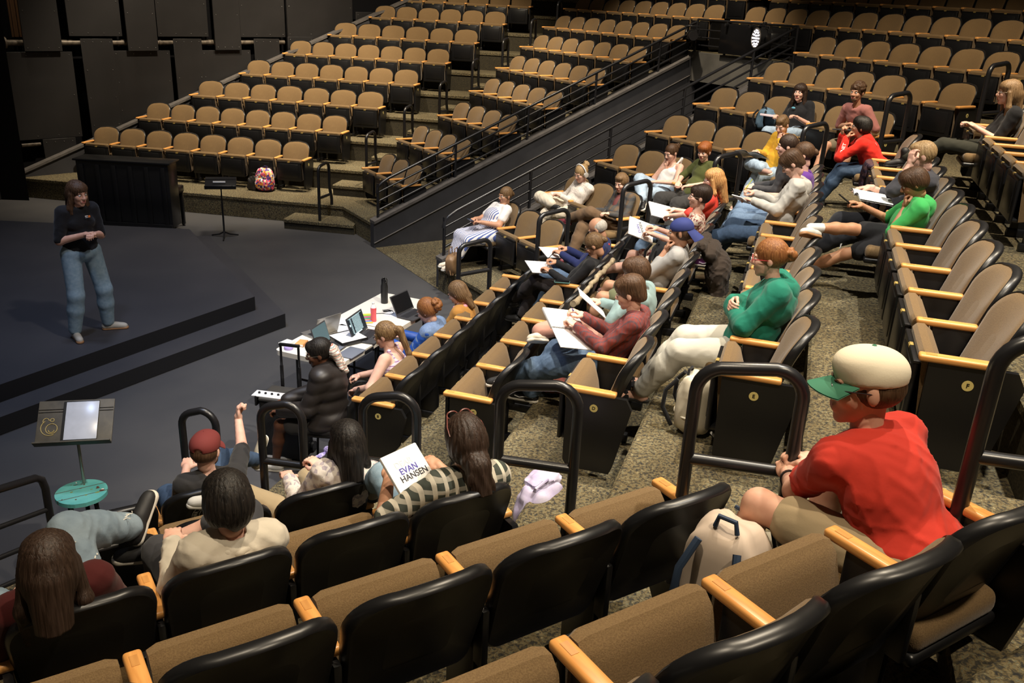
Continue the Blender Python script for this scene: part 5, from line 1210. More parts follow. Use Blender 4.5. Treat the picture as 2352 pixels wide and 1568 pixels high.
c_=P1['chs']+P1['fwd']*.155-P1['rt']*.055+P1['up']*.07; put('chest_badge',mb.mesh('chest_badge'),P1['root'],np.eye(3),c_)
# --- people at the tables, on plain black chairs
RZC=math.atan2(nR[0],-nR[1])
def plain_chair(x,y,rz,label):
    t=empty('stacking_chair',(x,y,0),rz,label,'chair','plain chairs behind the tables')
    MB().box((0,-.10,.455),(.42,.40,.03),BLACKP,bev=.012).build('seat',t); MB().box((0,-.31,.66),(.40,.025,.22),BLACKP,bev=.012).build('backrest',t)
    for sx in(-1,1):
        for y0 in(.07,-.29): mb=MB(); mb.tube([(sx*.19,y0,.44),(sx*.20,y0+.02,0)],.011,BLACKM); mb.build('leg',t)
        mb=MB(); mb.tube([(sx*.18,-.30,.44),(sx*.18,-.325,.60)],.010,BLACKM); mb.build('back_post',t)
def tableguy(px,py,z=1.2,dz=0): p=at(px,py,z-.02); f=-nR; return (p.x+f[0]*dz,p.y+f[1]*dz,0)
PUFF=mat('black_puffer',(.022,.018,.017),.45,spec=.5)
b=tableguy(752,815,1.17,.10); plain_chair(b[0],b[1],RZC+.25,'black chair under the person in the puffer coat')
P2=person('seated person in a black puffer coat with a striped scarf tied in dark hair',b,RZC+.25,skin=SK_D,hip=(0,-.1,.555),lean=-2,head=(15,-12,0),fat=1.2,wr_=(.06,.30,.66),wl=(-.16,.28,.66),curl=(45,45),
  fl_=(-.06,.36,0),fr_=(.12,.34,0),top=dict(m=PUFF,sleeve='long',g=.048,quilt=1,collar='puffy',hem=.06,name='puffer_coat'),bottom=dict(m=CHAR,len='short'),hair=('pixie',HBK,7),glass='wire',shoes=('sneaker',SHW,SOLW))
SCF=stripes_mat('striped_scarf',(.68,.64,.58),(.55,.15,.10),axis=2,freq=38,duty=.18,c3=(.06,.12,.14),axis2=2,freq2=26)
v,f=sdf_mesh([ell((0,-.10,.0),(.075,.045,.06)),ell((.03,-.12,-.04),(.06,.035,.07)),cap((.01,-.12,-.05),(.02,-.16,-.22),.042,.032),cap((-.03,-.12,-.03),(-.05,-.14,-.16),.036,.026)],.007,k=.02,noise=wr(.012,5,1.6)); put('hair_scarf',np_mesh('hair_scarf',[(v,f,0)],[SCF]),P2['root'],P2['HR'],P2['hc']-P2['fwd']*.02)
b=tableguy(893,770,1.17,.03); plain_chair(b[0],b[1],RZC,'black chair under the person in the striped tank top')
TANK=stripes_mat('lilac_striped_knit',(.62,.50,.58),(.24,.10,.28),axis=2,freq=34,duty=.22)
P3=person('seated person in a lilac striped tank top with a long ponytail',b,RZC+.05,skin=SK_P,hip=(0,-.1,.555),lean=-4,head=(0,-18,0),fat=1.35,bust=1.0,wr_=(.1,.30,.66),wl=(-.22,.20,.66),pl=(-1,-.6,-.2),
  top=dict(m=TANK,sleeve='none',g=.010,name='tank_top'),bottom=dict(m=CHAR,g=.014),hair=('pony',hair_mat('two_tone_hair',(.09,.045,.02),(.34,.22,.10)),5),shoes=('sneaker',SHB,SOLB))
mb=MB(); mb.tube([(math.cos(a)*.024,-.107,.048+math.sin(a)*.024) for a in np.linspace(0,2*PI,13)[:-1]],.007,WHITEM,n=6,closed=True); put('hair_tie',mb.mesh('hair_tie'),P3['root'],P3['HR'],P3['hc'])
b=tableguy(990,712,1.17,.0); plain_chair(b[0],b[1],RZC,'black chair under the person in the denim varsity jacket')
P4=person('seated person in a blue denim varsity jacket with a curly auburn bun',b,RZC,skin=SK_P,hip=(0,-.1,.555),lean=-8,head=(0,-28,0),fat=1.15,wr_=(.15,.36,.78),wl=(-.12,.36,.78),
  top=dict(m=mat('denim_jacket',(.13,.20,.36),.8,noise=(60,.15,(.17,.25,.42)),bump=(120,.2)),sleeve='elbow',g=.022,collar='puffy',sleevem=mat('bright_blue_sleeve',(.02,.09,.42),.55),name='varsity_jacket'),bottom=dict(m=JEAND),hair=('bigbun',HAU,6),shoes=('sneaker',SHW,SOLW))
c_=P4['chs']-P4['fwd']*.148+P4['up']*.06-P4['rt']*.0; mb=MB(); mb.box((0,0,0),(.12,.004,.018),WHITEM); mb.box((-.04,0,-.10),(.07,.004,.08),mat('blue_patch',(.05,.25,.6),.6),bev=.002); put('back_patch',mb.mesh('back_patch'),P4['root'],np.array([P4['rt'],P4['fwd'],P4['up']]).T,c_)
b=tableguy(1052,672,1.17,.0); plain_chair(b[0],b[1],RZC,'black chair under the person in the mustard jacket')
P5=person('seated person in a mustard jacket with half-up light brown hair',b,RZC,skin=SK_P,hip=(0,-.1,.555),lean=-4,head=(0,-30,0),fat=1.0,wr_=(.15,.34,.66),wl=(-.12,.34,.66),
  top=dict(m=cloth('mustard_cloth',(.42,.20,.045)),sleeve='long',g=.02,collar='puffy',cm=cloth('pink_collar',(.75,.30,.35)),name='jacket'),bottom=dict(m=JEAND),hair=('halfup',HLB,8),shoes=('sneaker',SHW,SOLW))
# --- block right of the ramp
def w2l(b,k,i,pt):
    a,rz=sitat(b,k,i); c,s_=math.cos(rz),math.sin(rz); x,y=pt[0]-a[0],pt[1]-a[1]; return (c*x+s_*y,-s_*x+c*y,pt[2]-a[2])
def pin(b,k,i,kw,drz):
    hp=kw.pop('hp',None); kw.setdefault('seated',True); kw.setdefault('reach',.43)
    if hp is None: return kw
    q=at(hp[0],hp[1],ZK(k)+hp[2]); h=V(*w2l(b,k,i,q)); hip=V(*kw.get('hip',(0,-.11,.475))); hip[0]+=kw.pop('hx',.35)*h[0]; kw['hip']=tuple(hip)
    s=kw['scale']; v=h-V(0,.012,.152)*s-hip-V(0,kw.get('headfwd',.03),0); v[1]=max(v[1],-.275-hip[1]); kw['lean']=math.degrees(math.atan2(-v[1],v[2])); kw['side']=math.degrees(math.atan2(v[0],v[2])); kw['spine']=float(np.clip(np.linalg.norm(v)/s+.02,.36,.54)); kw['neck']=tuple(h)
    return kw
def sp(b,k,i,label,dx=0,dy=0,drz=0,**kw):
    a,rz=sitat(b,k,i); c,s_=math.cos(rz),math.sin(rz); a=(a[0]+c*dx-s_*dy,a[1]+s_*dx+c*dy,a[2]); kw['scale']=kw.get('scale',1)*(1.0 if b=='N' else .97); kw=pin(b,k,i,kw,drz); kw['lean']=kw.get('lean',10)+(8 if kw.get('lean',10)>3 else 0); kw.setdefault('hip',(0,-.11,.475)); return person(label,a,rz+drz,**kw)
PIN=stripes_mat('blue_white_stripes',(.70,.68,.68),(.08,.12,.34),axis=0,freq=36,duty=.42)
P6=sp('R',0,0,'seated person in a blue and white striped pinafore dress holding a phone',hp=(1168, 448, 1.0),dy=.05,skin=SK_M,lean=14,fat=1.45,bust=1.15,head=(2,-6,0),wr_=(.08,.20,.66),wl=(-.06,.22,.65),pr=(.9,-.3,-.8),pl=(-.9,-.3,-.8),
  fr_=(.14,.42,0),fl_=(-.02,.46,0),dl=(.1,1,0),dr=(.15,1,0),top=dict(m=WHT,sleeve='short',g=.012),bottom=dict(m=PIN,len='skirt',drop=.62,g=.016,name='skirt'),hair=('tiedback',HLB,2),glass='wire',shoes=('sneaker',mat('pale_shoe',(.70,.60,.48),.7),SHW))
v,f=sdf_mesh([ell(P6['hip']+P6['up']*.10+P6['fwd']*.03,(.222,.17,.15)),ell(P6['chs']+P6['fwd']*.06-P6['up']*.05,(.17,.15,.14)),cap(P6['chs']+P6['rt']*.09+P6['fwd']*.10,P6['shr']-P6['rt']*.06+P6['up']*.062,.022),cap(P6['chs']-P6['rt']*.09+P6['fwd']*.10,P6['shl']+P6['rt']*.06+P6['up']*.062,.022)],.01,k=.03,noise=wr(.004,3)); mobj('pinafore_bodice',np_mesh('pinafore_bodice',[(v,f,0)],[PIN]),P6['root'])
place('phone',MB().box((0,0,0),(.075,.15,.009),mat('blue_phone',(.05,.07,.12),.3),bev=.004),P6,(P6['wR']+P6['wL'])/2+V(.0,.11,.01),rot=(.5,0,.5),label='dark blue phone held by the person in the striped dress',cat='phone')
KN=mat('white_open_knit',(.66,.60,.56),.9); 
def knit():
    nt=KN.node_tree; b=nt.nodes['Principled BSDF']; tc=nt.nodes.new('ShaderNodeTexCoord'); v=nt.nodes.new('ShaderNodeTexVoronoi'); v.inputs['Scale'].default_value=70; v.inputs['Randomness'].default_value=.15; r=nt.nodes.new('ShaderNodeValToRGB'); r.color_ramp.elements[0].position=.18; r.color_ramp.elements[0].color=(.28,.20,.18,1); r.color_ramp.elements[1].position=.34; r.color_ramp.elements[1].color=(.70,.65,.60,1)
    nt.links.new(tc.outputs['Object'],v.inputs['Vector']); nt.links.new(v.outputs['Distance'],r.inputs[0]); nt.links.new(r.outputs[0],b.inputs['Base Color'])
knit()
P7=sp('R',1,0,'seated person with white headphones in a white open-knit sweater',hp=(1335, 398, 0.985),hx=.8,skin=SK_P,lean=4,fat=1.0,bust=.9,head=(8,-20,0),wr_=(0.06,0.07,0.64),wl=(-0.12,0.09,0.64),
  fl_=(-.05,.42,0),fr_=(-.28,.26,.50),dr=(-.9,.1,.25),ur=(.3,.3,1),kr=(1,.6,.3),top=dict(m=KN,sleeve='long',g=.018,w=.008,name='knit_sweater'),bottom=dict(m=CREAM,wide=.02,w=.009),hair=('bunhigh',HBL,4),glass='wire',shoes=('sneaker',SHB,SOLW))
mb=MB(); mb.tube([(.098*math.cos(a),-.005,.02+.115*math.sin(a)) for a in np.linspace(-.1,PI+.1,19)],.010,WHITEM,n=8)
for q in(1,-1): mb.tube([(q*.078,-.004,-.01),(q*.082,-.004,-.01),(q*.105,-.004,-.01),(q*.108,-.004,-.01)],[.03,.038,.036,.02],mat('headphone_grey',(.55,.53,.5),.5),n=18)
put('headphones',mb.mesh('headphones'),P7['root'],P7['HR'],P7['hc'])
P8=sp('R',1,2,'seated person in a dark plaid overshirt and brown trousers, one leg crossed',hp=(1428, 420, 1.02),skin=SK_P,lean=8,head=(12,-14,0),wr_=(0.14,0.11,0.62),wl=(-0.16,0.07,0.66),fr_=(.05,.45,0),fl_=(.34,.34,.42),dl=(.9,.35,-.1),ul=(.1,-.3,1),kl=(-.6,.6,.8),
  top=dict(m=stripes_mat('dark_plaid',(.07,.065,.06),(.11,.075,.05),axis=0,freq=11,duty=.4,c3=(.035,.04,.05),axis2=2,freq2=11),sleeve='long',g=.018,collar='shirt',inner=mat('maroon_tee',(.13,.035,.035),.8),v=.16),bottom=dict(m=cloth('brown_cloth',(.13,.08,.045)),wide=.018),hair=('short',HLB,12),sockm=WHT,shoes=('sneaker',SHR,SHR))
P9=sp('R',2,2,'seated person in a white camisole and light jeans, chin on hand',hp=(1542, 350, 0.97),face='r',skin=SK_P,lean=10,fat=1.02,bust=.95,head=(2,-22,0),wr_=(0.06,0.2,1.04),wl=(-0.1,0.11,0.6),pr=(1,.5,-.9),pl=(-1,-.3,-.4),curl=(72,45),hr=((-.3,-.1,1),(.5,1,0)),
  fl_=(-.04,.46,0),fr_=(-.22,.40,.34),dr=(-.6,.6,-.2),ur=(.2,.5,1),kr=(.5,.9,.9),top=dict(m=WHT,sleeve='none',g=.008,w=.004,name='camisole'),bottom=dict(m=JEANL,wide=.02,w=.01),hair=('updo',HBR,9),shoes=('sneaker',SHB,SOLW))
P10=sp('R',2,3,'seated ginger-haired person in an olive tee and black trousers',hp=(1618, 348, 1.07),skin=SK_P,lean=6,head=(20,-10,0),wr_=(0.1,0.15,0.64),wl=(-0.1,0.15,0.64),fr_=(.15,.42,0),fl_=(-.22,.42,0),pr=(1,-.5,-.3),pl=(-1,-.5,-.3),
  top=dict(m=cloth('olive_cloth',(.075,.085,.025)),sleeve='elbow',g=.018,name='tee_shirt'),bottom=dict(m=cloth('washed_black',(.035,.034,.034)),wide=.03,w=.01),hair=('fringe',HGI,11),shoes=('sneaker',SHW,SOLW))
P11=sp('R',3,4,'seated person in a mustard yellow sweater reading an open script',hp=(1797, 287, 1.065),face='l',skin=SK_P,lean=8,head=(10,-26,0),wr_=(0.08,0.21,0.7),wl=(-0.08,0.2,1.05),pl=(-1,.5,-.9),curl=(45,72),hl=((.2,.1,1),(0,1,.2)),
  fl_=(-.06,.46,0),fr_=(-.26,.42,.50),dr=(-.95,.2,.15),ur=(.1,.5,1),kr=(.9,.8,.3),top=dict(m=cloth('yellow_fleece',(.66,.36,.03)),sleeve='long',g=.022,w=.010,collar='puffy',name='sweater'),bottom=dict(m=JEANL,wide=.016,w=.009),hair=('buzzside',HLB,13),shoes=('sneaker',mat('dusty_pink_shoe',(.45,.27,.22),.7),SOLW))
def openbook(p,pt,rz,tilt,label,th=.012):
    mb=MB()
    for q in(1,-1):
        mb.grid(lambda u,w:(q*u*.20,(w-.5)*.27,.035*math.sin(PI*min(1,u*1.0))*(1-.55*u)+th),10,4,WHITEM); mb.grid(lambda u,w:(q*(1-u)*.20,(w-.5)*.27,.03*math.sin(PI*min(1,(1-u)))*(1-.55*(1-u))),10,4,mat('page_edge',(.5,.5,.5),.8))
    return place('open_script',mb,p,pt,rot=(tilt,0,rz),label=label,cat='script')
openbook(P11,P11['wR']+V(-.05,.14,-.04),.3,.35,'open white script on the lap of the person in yellow')
P12=sp('R',4,3,'smiling seated person in a black tee with long dark hair',hp=(1838, 212, 1.0),skin=SK_P,lean=8,fat=1.12,bust=1.1,head=(18,-2,0),wr_=(0.12,0.17,0.66),wl=(-0.16,0.07,0.68),fr_=(.12,.42,0),fl_=(-.12,.42,0),
  top=dict(m=BLKC,sleeve='elbow',g=.016,name='tee_shirt'),bottom=dict(m=JEANL,wide=.012),hair=('longwavy',HDB,14),shoes=('sneaker',SHW,SOLW))
c_=P12['chs']+P12['fwd']*.165+P12['up']*.03; mb=MB(); mb.ball((0,0,0),(.035,.006,.014),mat('pale_blue_print',(.15,.45,.6),.6),n=8); put('chest_print',mb.mesh('chest_print'),P12['root'],np.eye(3),c_)
place('notebook',book_mb(.2,.27,.03,mat('pink_notebook',(.75,.62,.68),.7)),P12,P12['wR']+V(.10,.02,.0),rot=(.15,0,.3),label='pale pink notebook on the arm of the person in the black tee',cat='notebook')
P13=sp('R',4,5,'seated curly-haired person with a goatee in a dusty pink tee and khaki shorts',hp=(1970, 212, 1.13),skin=SK_M,lean=14,fat=1.15,head=(6,-4,0),wr_=(0.06,0.13,0.72),wl=(-0.06,0.13,0.7),fr_=(.22,.44,0),fl_=(-.16,.40,0),pr=(1,-.4,-.4),pl=(-1,-.4,-.4),kr=(.6,.6,1),
  top=dict(m=cloth('dusty_pink',(.36,.14,.12)),sleeve='elbow',g=.018,name='tee_shirt'),bottom=dict(m=KHAKI,len='short',name='shorts'),hair=('curly',HBR,15),beard='goatee',shoes=('sneaker',SHB,SOLW))
place('laptop_case',book_mb(.23,.32,.016,mat('grey_case',(.06,.06,.065),.5),mat('grey_case2',(.06,.06,.065),.5)),P13,hold(P13,.02,.06,-.05),rot=(.1,0,1.4),label='thin dark grey laptop on the lap of the person in pink',cat='laptop')
# --- long right-hand block
P14=sp('C',1,6,'seated grey-haired person in a navy sweater writing on paper',hp=(1372, 525, 1.0),skin=SK_M,lean=6,head=(0,-34,0),fat=1.1,wr_=(0.04,0.21,0.7),wl=(-0.12,0.17,0.7),fr_=(.12,.40,0),fl_=(-.12,.40,0),curl=(72,45),
  top=dict(m=cloth('navy_cloth',(.018,.026,.10)),sleeve='long',g=.018,collar='shirt',cm=mat('red_collar',(.5,.03,.03),.8),name='sweater'),bottom=dict(m=JEAN),hair=('baldside',HGY,16),glass='dark',shoes=('sneaker',SHB,SOLB))
place('paper_sheets',MB().box((0,0,0),(.20,.28,.006),WHITEM),P14,hold(P14,.0,.13,-.025),rot=(.15,-.35,.9),label='white sheets being written on by the grey-haired person in navy',cat='paper')
P15=sp('C',1,5,'seated person in a black sweater with a small bun, writing with legs crossed',hp=(1365, 562, 0.985),skin=SK_M,lean=8,head=(0,-34,0),wr_=(0.05,0.23,0.7),wl=(-0.14,0.17,0.66),curl=(72,45),fr_=(.06,.42,0),fl_=(.10,.52,.16),dl=(0,1,-.3),kl=(0,1,1),
  top=dict(m=BLKC,sleeve='long',g=.014,name='sweater'),bottom=dict(m=cloth('dark_brown_cloth',(.03,.024,.024))),hair=('tiedback',HLB,17),glass='wire',shoes=('sneaker',SHB,SOLB))
place('paper_sheets',MB().box((0,0,0),(.21,.29,.006),WHITEM),P15,hold(P15,.0,.14,-.02),rot=(.15,-.35,.8),label='white sheets on the knee of the person in the black sweater',cat='paper')
place('black_pen',pen_mb(BLACKP),P15,P15['wR']+V(.0,.07,.06),rot=(-.9,0,.3),label='black pen in the hand of the person in the black sweater',cat='pen')
place('phone',MB().box((0,0,0),(.075,.155,.012),mat('teal_phone_case',(.10,.22,.20),.4),bev=.005).box((0,0,.0065),(.066,.145,.001),SCRN),P15,(-.29,-.06,.638),rot=(0,0,.2),label='phone in a teal case lying on a wooden armrest',cat='phone')
PLM=stripes_mat('maroon_check',(.20,.045,.04),(.10,.05,.06),axis=0,freq=42,duty=.3,c3=(.12,.06,.07),axis2=1,freq2=42)
P16=sp('C',2,1,'seated person in a maroon checked shirt writing in a spiral notebook, legs crossed',hp=(1448, 672, 1.0),skin=SK_P,lean=6,head=(-2,-16,0),wr_=(0.06,0.25,0.74),wl=(-0.08,0.18,0.72),curl=(45,72),fr_=(.08,.46,0),fl_=(.06,.62,.13),dl=(-.15,1,-.2),dr=(0,1,0),kl=(-.1,1,1),
  top=dict(m=PLM,sleeve='long',g=.018,collar='shirt',w=.012),bottom=dict(m=JEAN,wide=.026,w=.012,name='jeans'),hair=('fringe',HBR,18),sockm=WHT,shoes=('sneaker',SHB,SOLW,WHITEM,WHITEM))
mb=book_mb(.22,.28,.022,WHITEM); mb.box((-.222,0,.004),(.21,.28,.006),WHITEM)
for i in range(22): mb.tube([(-.113+.008*math.cos(a),-.13+i*.0124,.006+.010*math.sin(a)) for a in np.linspace(0,2*PI,9)[:-1]],.0014,BLACKP,n=4,closed=True)
place('spiral_notebook',mb,P16,hold(P16,.03,.13,-.02),rot=(.2,-.35,.7),label='open white spiral notebook on the lap of the person in maroon',cat='notebook')
place('blue_pen',pen_mb(mat('blue_pen_m',(.02,.04,.3),.4)),P16,P16['wR']+V(-.02,.08,.045),rot=(-.2,0,-1.2),label='dark blue pen held over the spiral notebook',cat='pen')
P17=sp('C',2,2,'seated person in a pale teal sweatshirt and pink trousers, ankle on knee',hp=(1462, 625, 1.0),face='l',skin=SK_P,lean=8,scale=.97,head=(0,-16,0),wl=(-0.08,0.22,1.04),pl=(-.7,.8,-.6),wr_=(0.16,0.13,0.66),curl=(45,18),hl=((.3,-.1,1),(-.2,1,.2)),fl_=(-.02,.44,0),fr_=(-.34,.44,.44),dr=(-.9,.35,.3),ur=(.2,.6,.9),kr=(1,.7,.5),
  top=dict(m=cloth('pale_teal_fleece',(.25,.36,.37)),sleeve='long',g=.022,name='sweatshirt'),bottom=dict(m=cloth('pink_cloth',(.50,.26,.20)),wide=.016),hair=('bowl',HBR,19),shoes=('sneaker',mat('cream_shoe',(.62,.55,.44),.7),SOLW))
place('script_page',MB().box((0,0,0),(.21,.28,.004),WHITEM),P17,hold(P17,-.02,.16,-.06),rot=(.7,0,.35),label='loose script page held by the person in pink trousers',cat='paper')
BCAP=mat('royal_blue_cap',(.03,.045,.20),.8)
P18=sp('C',2,4,'seated person in a backwards blue cap and pale grey top, hand at the mouth',hp=(1563, 532, 1.065),face='l',skin=SK_M,lean=14,head=(4,-8,0),wl=(-0.02,0.18,1.02),pl=(-1,.6,-.5),wr_=(0.14,0.13,0.64),curl=(45,72),hl=((.25,.05,1),(-.4,1,0)),fl_=(-.20,.40,0),fr_=(.16,.44,0),kl=(-.5,.7,1),
  top=dict(m=cloth('pale_grey_jersey',(.40,.39,.38)),sleeve='mid',g=.016),bottom=dict(m=cloth('olive_shorts',(.15,.16,.09)),len='short',name='shorts'),hair=('undercap',HBR,20),beard='goatee',shoes=('sneaker',SHW,SOLW))
cap_part(P18['root'],P18['HR']*P18['hs'],P18['hc'],BCAP,BCAP,back=True,brimdown=3.0)
FLOR=voro_mat('floral_print',[(.62,.50,.42),(.55,.44,.36),(.20,.05,.05),(.35,.14,.10),(.60,.50,.44)],60)
P19=sp('C',2,6,'smiling seated person with cropped dark hair in a floral top, legs crossed',hp=(1608, 452, 1.14),skin=SK_P,lean=10,head=(8,0,0),fat=1.02,bust=.9,wr_=(0.08,0.21,0.74),wl=(-0.06,0.21,0.72),fr_=(.08,.42,0),fl_=(.10,.64,.14),dl=(.1,1,-.25),kl=(-.1,1,1),
  top=dict(m=FLOR,sleeve='short',g=.012,name='blouse'),bottom=dict(m=FLOR,len='short',name='shorts'),hair=('pixie',HDB,21),glass='wire',sockm=mat('pink_sock',(.6,.33,.36),.9),shoes=('sneaker',mat('pink_shoe',(.50,.28,.27),.7),SOLW))
P20=sp('C',2,8,'seated person with long blond hair and dark glasses in a red tee',hp=(1640, 412, 1.125),skin=SK_P,lean=4,head=(6,-10,0),fat=1.1,bust=1.0,wr_=(0.1,0.19,0.7),wl=(-0.1,0.25,0.68),pl=(-1,0,-.3),fr_=(.12,.44,0),fl_=(-.12,.44,0),
  top=dict(m=mat('red_print_tee',(.55,.03,.02),.8,noise=(12,.2,(.60,.06,.03))),sleeve='elbow',g=.016,name='tee_shirt'),bottom=dict(m=JEAN),hair=('longwavy',HSB,22),glass='dark',shoes=('sneaker',SHW,SOLW))
def script_cover(title=True):
    mb=book_mb(.215,.28,.016,WHITEM); return mb
def add_words(o,lines,mats_,h,pos,rz=0,flipz=False):
    for (t_,m_,dx,dy) in [(l,m,x,y) for (l,m,x,y) in lines]:
        me=letter_mesh(t_,h,m_,.0004); q=mobj('cover_lettering',me,o,loc=(pos[0]+dx,pos[1]+dy,pos[2])); q.rotation_euler=(0,0,rz)
INKB=mat('blue_ink',(.06,.05,.35),.6); INKK=mat('black_ink',(.02,.02,.03),.6); INKP=mat('pale_ink',(.60,.66,.70),.7)
o=place('script_book',script_cover(),P19,hold(P19,.0,.15,.0),rot=(.35,-.75,.5),label='white script with a printed title held by the person in the floral top',cat='script')
add_words(o,[('EVAN',INKB,0,.03),('HANSEN',INKK,.01,-.005)],None,.04,(0,.0,.0088),rz=.35)
place('script_book',book_mb(.21,.28,.016),P20,hold(P20,.0,.14,-.0),rot=(.25,-.6,.6),label='white script on the lap of the blond person in red',cat='script')
TEAL=cloth('teal_fleece',(.010,.155,.105))
P21=sp('C',3,1,'seated person in a teal hoodie with arms crossed, curly bun and red glasses',hp=(1768, 592, 1.07),skin=SK_P,lean=6,fat=1.38,bust=1.1,head=(0,-8,0),wr_=(-.06,.12,.74),wl=(.06,.16,.70),reach=.34,pr=(1,.2,-.8),pl=(-1,.2,-.8),curl=(45,45),hr=((-1,.1,0),(0,1,.3)),hl=((1,.1,-.1),(0,1,.2)),fr_=(.14,.50,0),fl_=(-.10,.50,0),
  top=dict(m=TEAL,sleeve='long',g=.026,w=.010,hood=True,name='hoodie'),bottom=dict(m=SWEAT,g=.016,wide=.012,w=.006,name='sweatpants'),hair=('bun',HAU,23),glass='red',foot_bare=True,shoes=('sandal',BLKC,SOLB))
P22=sp('C',3,7,'seated person in a pale grey hoodie writing with a yellow pen, legs crossed',hp=(1820, 375, 1.135),skin=SK_P,lean=5,head=(0,-38,0),wr_=(0.06,0.25,0.78),wl=(-0.1,0.21,0.74),curl=(72,45),fr_=(.08,.44,0),fl_=(.04,.62,.16),dl=(-.1,1,-.3),kl=(-.1,1,1),
  top=dict(m=cloth('grey_marl_fleece',(.50,.48,.44)),sleeve='long',g=.026,hood=True,w=.011,name='hoodie'),bottom=dict(m=JEAND,wide=.018,name='jeans'),hair=('fringe',HBR,24),sockm=WHT,shoes=('sneaker',SHP,SOLW,WHITEM,WHITEM))
place('yellow_pen',pen_mb(mat('yellow_pen_m',(.6,.7,.05),.4)),P22,P22['wR']+V(.0,.07,.07),rot=(-1.1,0,.2),label='yellow pen in the hand of the person in the grey hoodie',cat='pen')
place('small_notepad',book_mb(.12,.16,.01),P22,P22['wL']+V(.02,.12,.0),rot=(.5,0,.9),label='small white notepad held by the person in the grey hoodie',cat='notepad')
P23=sp('C',3,8,'seated person in purple with a curly brown bun behind the grey hoodie',hp=(1845, 355, 1.14),skin=SK_P,lean=8,head=(0,-16,0),wr_=(0.1,0.21,0.66),wl=(-0.08,0.25,0.66),fr_=(.10,.46,0),fl_=(-.08,.46,0),
  top=dict(m=cloth('purple_cloth',(.10,.03,.22)),sleeve='elbow',g=.016),bottom=dict(m=JEAN,name='jeans'),hair=('tiedback',HBR,25),glass='wire',shoes=('sneaker',SHB,SOLW))
P24=sp('C',3,9,'seated person with sleek dark hair tied back, beyond the person in purple',hp=(1808, 335, 1.14),skin=SK_P,lean=4,head=(6,-8,0),wr_=(0.1,0.21,0.66),wl=(-0.08,0.21,0.66),fr_=(.10,.46,0),fl_=(-.08,.46,0),
  top=dict(m=CHAR,sleeve='long',g=.016),bottom=dict(m=JEAN,name='jeans'),hair=('tiedback',HDB,26),shoes=('sneaker',SHB,SOLW))
GREEN=cloth('bright_green_cloth',(.05,.40,.10))
P25=sp('C',4,5,'seated boyish person in a bright green hooded tee and black shorts, ankle on knee',hp=(2100, 420, 0.915),face='l',skin=SK_T,scale=.96,lean=10,head=(2,-30,0),wl=(-0.1,0.2,0.98),pl=(-1,.3,-1),wr_=(0.1,0.25,0.66),curl=(45,72),hl=((.15,.1,1),(-.4,1,0)),fr_=(-.30,.52,.46),dr=(-.75,.6,.25),ur=(.1,.6,.9),kr=(1,.7,.6),fl_=(-.04,.62,0),kl=(-.1,1,1),
  top=dict(m=GREEN,sleeve='elbow',g=.018,hood=True,name='hooded_tee'),bottom=dict(m=BLKC,len='short',name='shorts'),hair=('bowl',HBR,27),sockm=WHT,shoes=('sneaker',SHW,SOLT))
place('phone',MB().box((0,0,0),(.078,.16,.010),BLACKP,bev=.004).box((0,0,.0055),(.070,.15,.001),SCRN),P25,P25['wR']+V(-.02,.12,.03),rot=(.6,0,.2),label='black phone held by the person in green',cat='phone')
P26=sp('C',4,6,'seated balding blond person in a dark grey sweater, fingers at the temple',hp=(2118, 358, 1.04),face='temple',skin=SK_P,lean=4,head=(-2,-22,0),wl=(-0.13,0.17,1.2),pl=(-.8,1,-1),wr_=(0.14,0.37,0.7),curl=(18,45),hl=((.2,.1,1),(-.6,1,.1)),hr=((0,1,-.15),(0,0,1)),fr_=(.14,.50,0),fl_=(-.06,.60,.04),kl=(-.1,1,1),
  top=dict(m=cloth('slate_grey_cloth',(.055,.055,.065)),sleeve='mid',g=.022,w=.012,collar='puffy',name='sweater'),bottom=dict(m=cloth('dark_track_cloth',(.022,.023,.028)),wide=.014,name='track_trousers'),hair=('thintop',HBL,28),shoes=('sneaker',SHB,SOLB))
mb=MB(); k0=P26['knl']; hpl_=P26['hip']-P26['rt']*.095
for j in range(3):
    a=hpl_*(.25)+k0*.75; b2=k0+V(0,-.02,0); off=V(-.068,0,.012+.016*j); mb.tube([a+off,b2+off,b2+off+V(0,.02,-.10)],.0045,WHITEM,n=5)
mb.build('side_stripes',P26['root'])
openbook(P26,P26['wR']+V(-.22,.0,-.05),.2,.12,'open white script lying on the lap of the balding person')
RED=cloth('bright_red_cloth',(.62,.022,.012))
P27=sp('C',4,11,'seated black-haired person in a red hoodie leaning forward, chin on fist',hp=(1978, 292, 0.91),face='l',skin=SK_M,scale=.97,lean=-20,head=(0,6,0),wl=(-0.04,0.42,0.93),pl=(-.6,.6,-1),wr_=(0.06,0.33,0.8),curl=(72,72),hl=((.1,-.15,1),(0,1,0)),fr_=(.10,.42,0),fl_=(-.10,.42,0),
  top=dict(m=RED,sleeve='long',g=.024,hood=True,w=.010,name='hoodie'),bottom=dict(m=JEAND,name='jeans'),hair=('bowl',HBK,29),shoes=('sneaker',SHB,SOLW))
def word_on(p,txt,h,pos,rows,mname='hoodie'):
    R=np.array(rows).T; me=letter_mesh(txt,h,WHITEM,.001); put('printed_letters',me,p['root'],R,pos)
u_=nz(P27['wL']-P27['el']); word_on(P27,'EINET',.05,(P27['el']+P27['wL'])/2+V(-.072,0,0),[nz(P27['el']-P27['wL'])*-1,nz(np.cross(V(-1,0,0),u_)),V(-1,0,0)])
word_on(P27,'ANN',.055,P27['nk']-P27['up']*.10-P27['fwd']*.135-P27['rt']*.04,[P27['rt'],nz(P27['up']),-P27['fwd']])
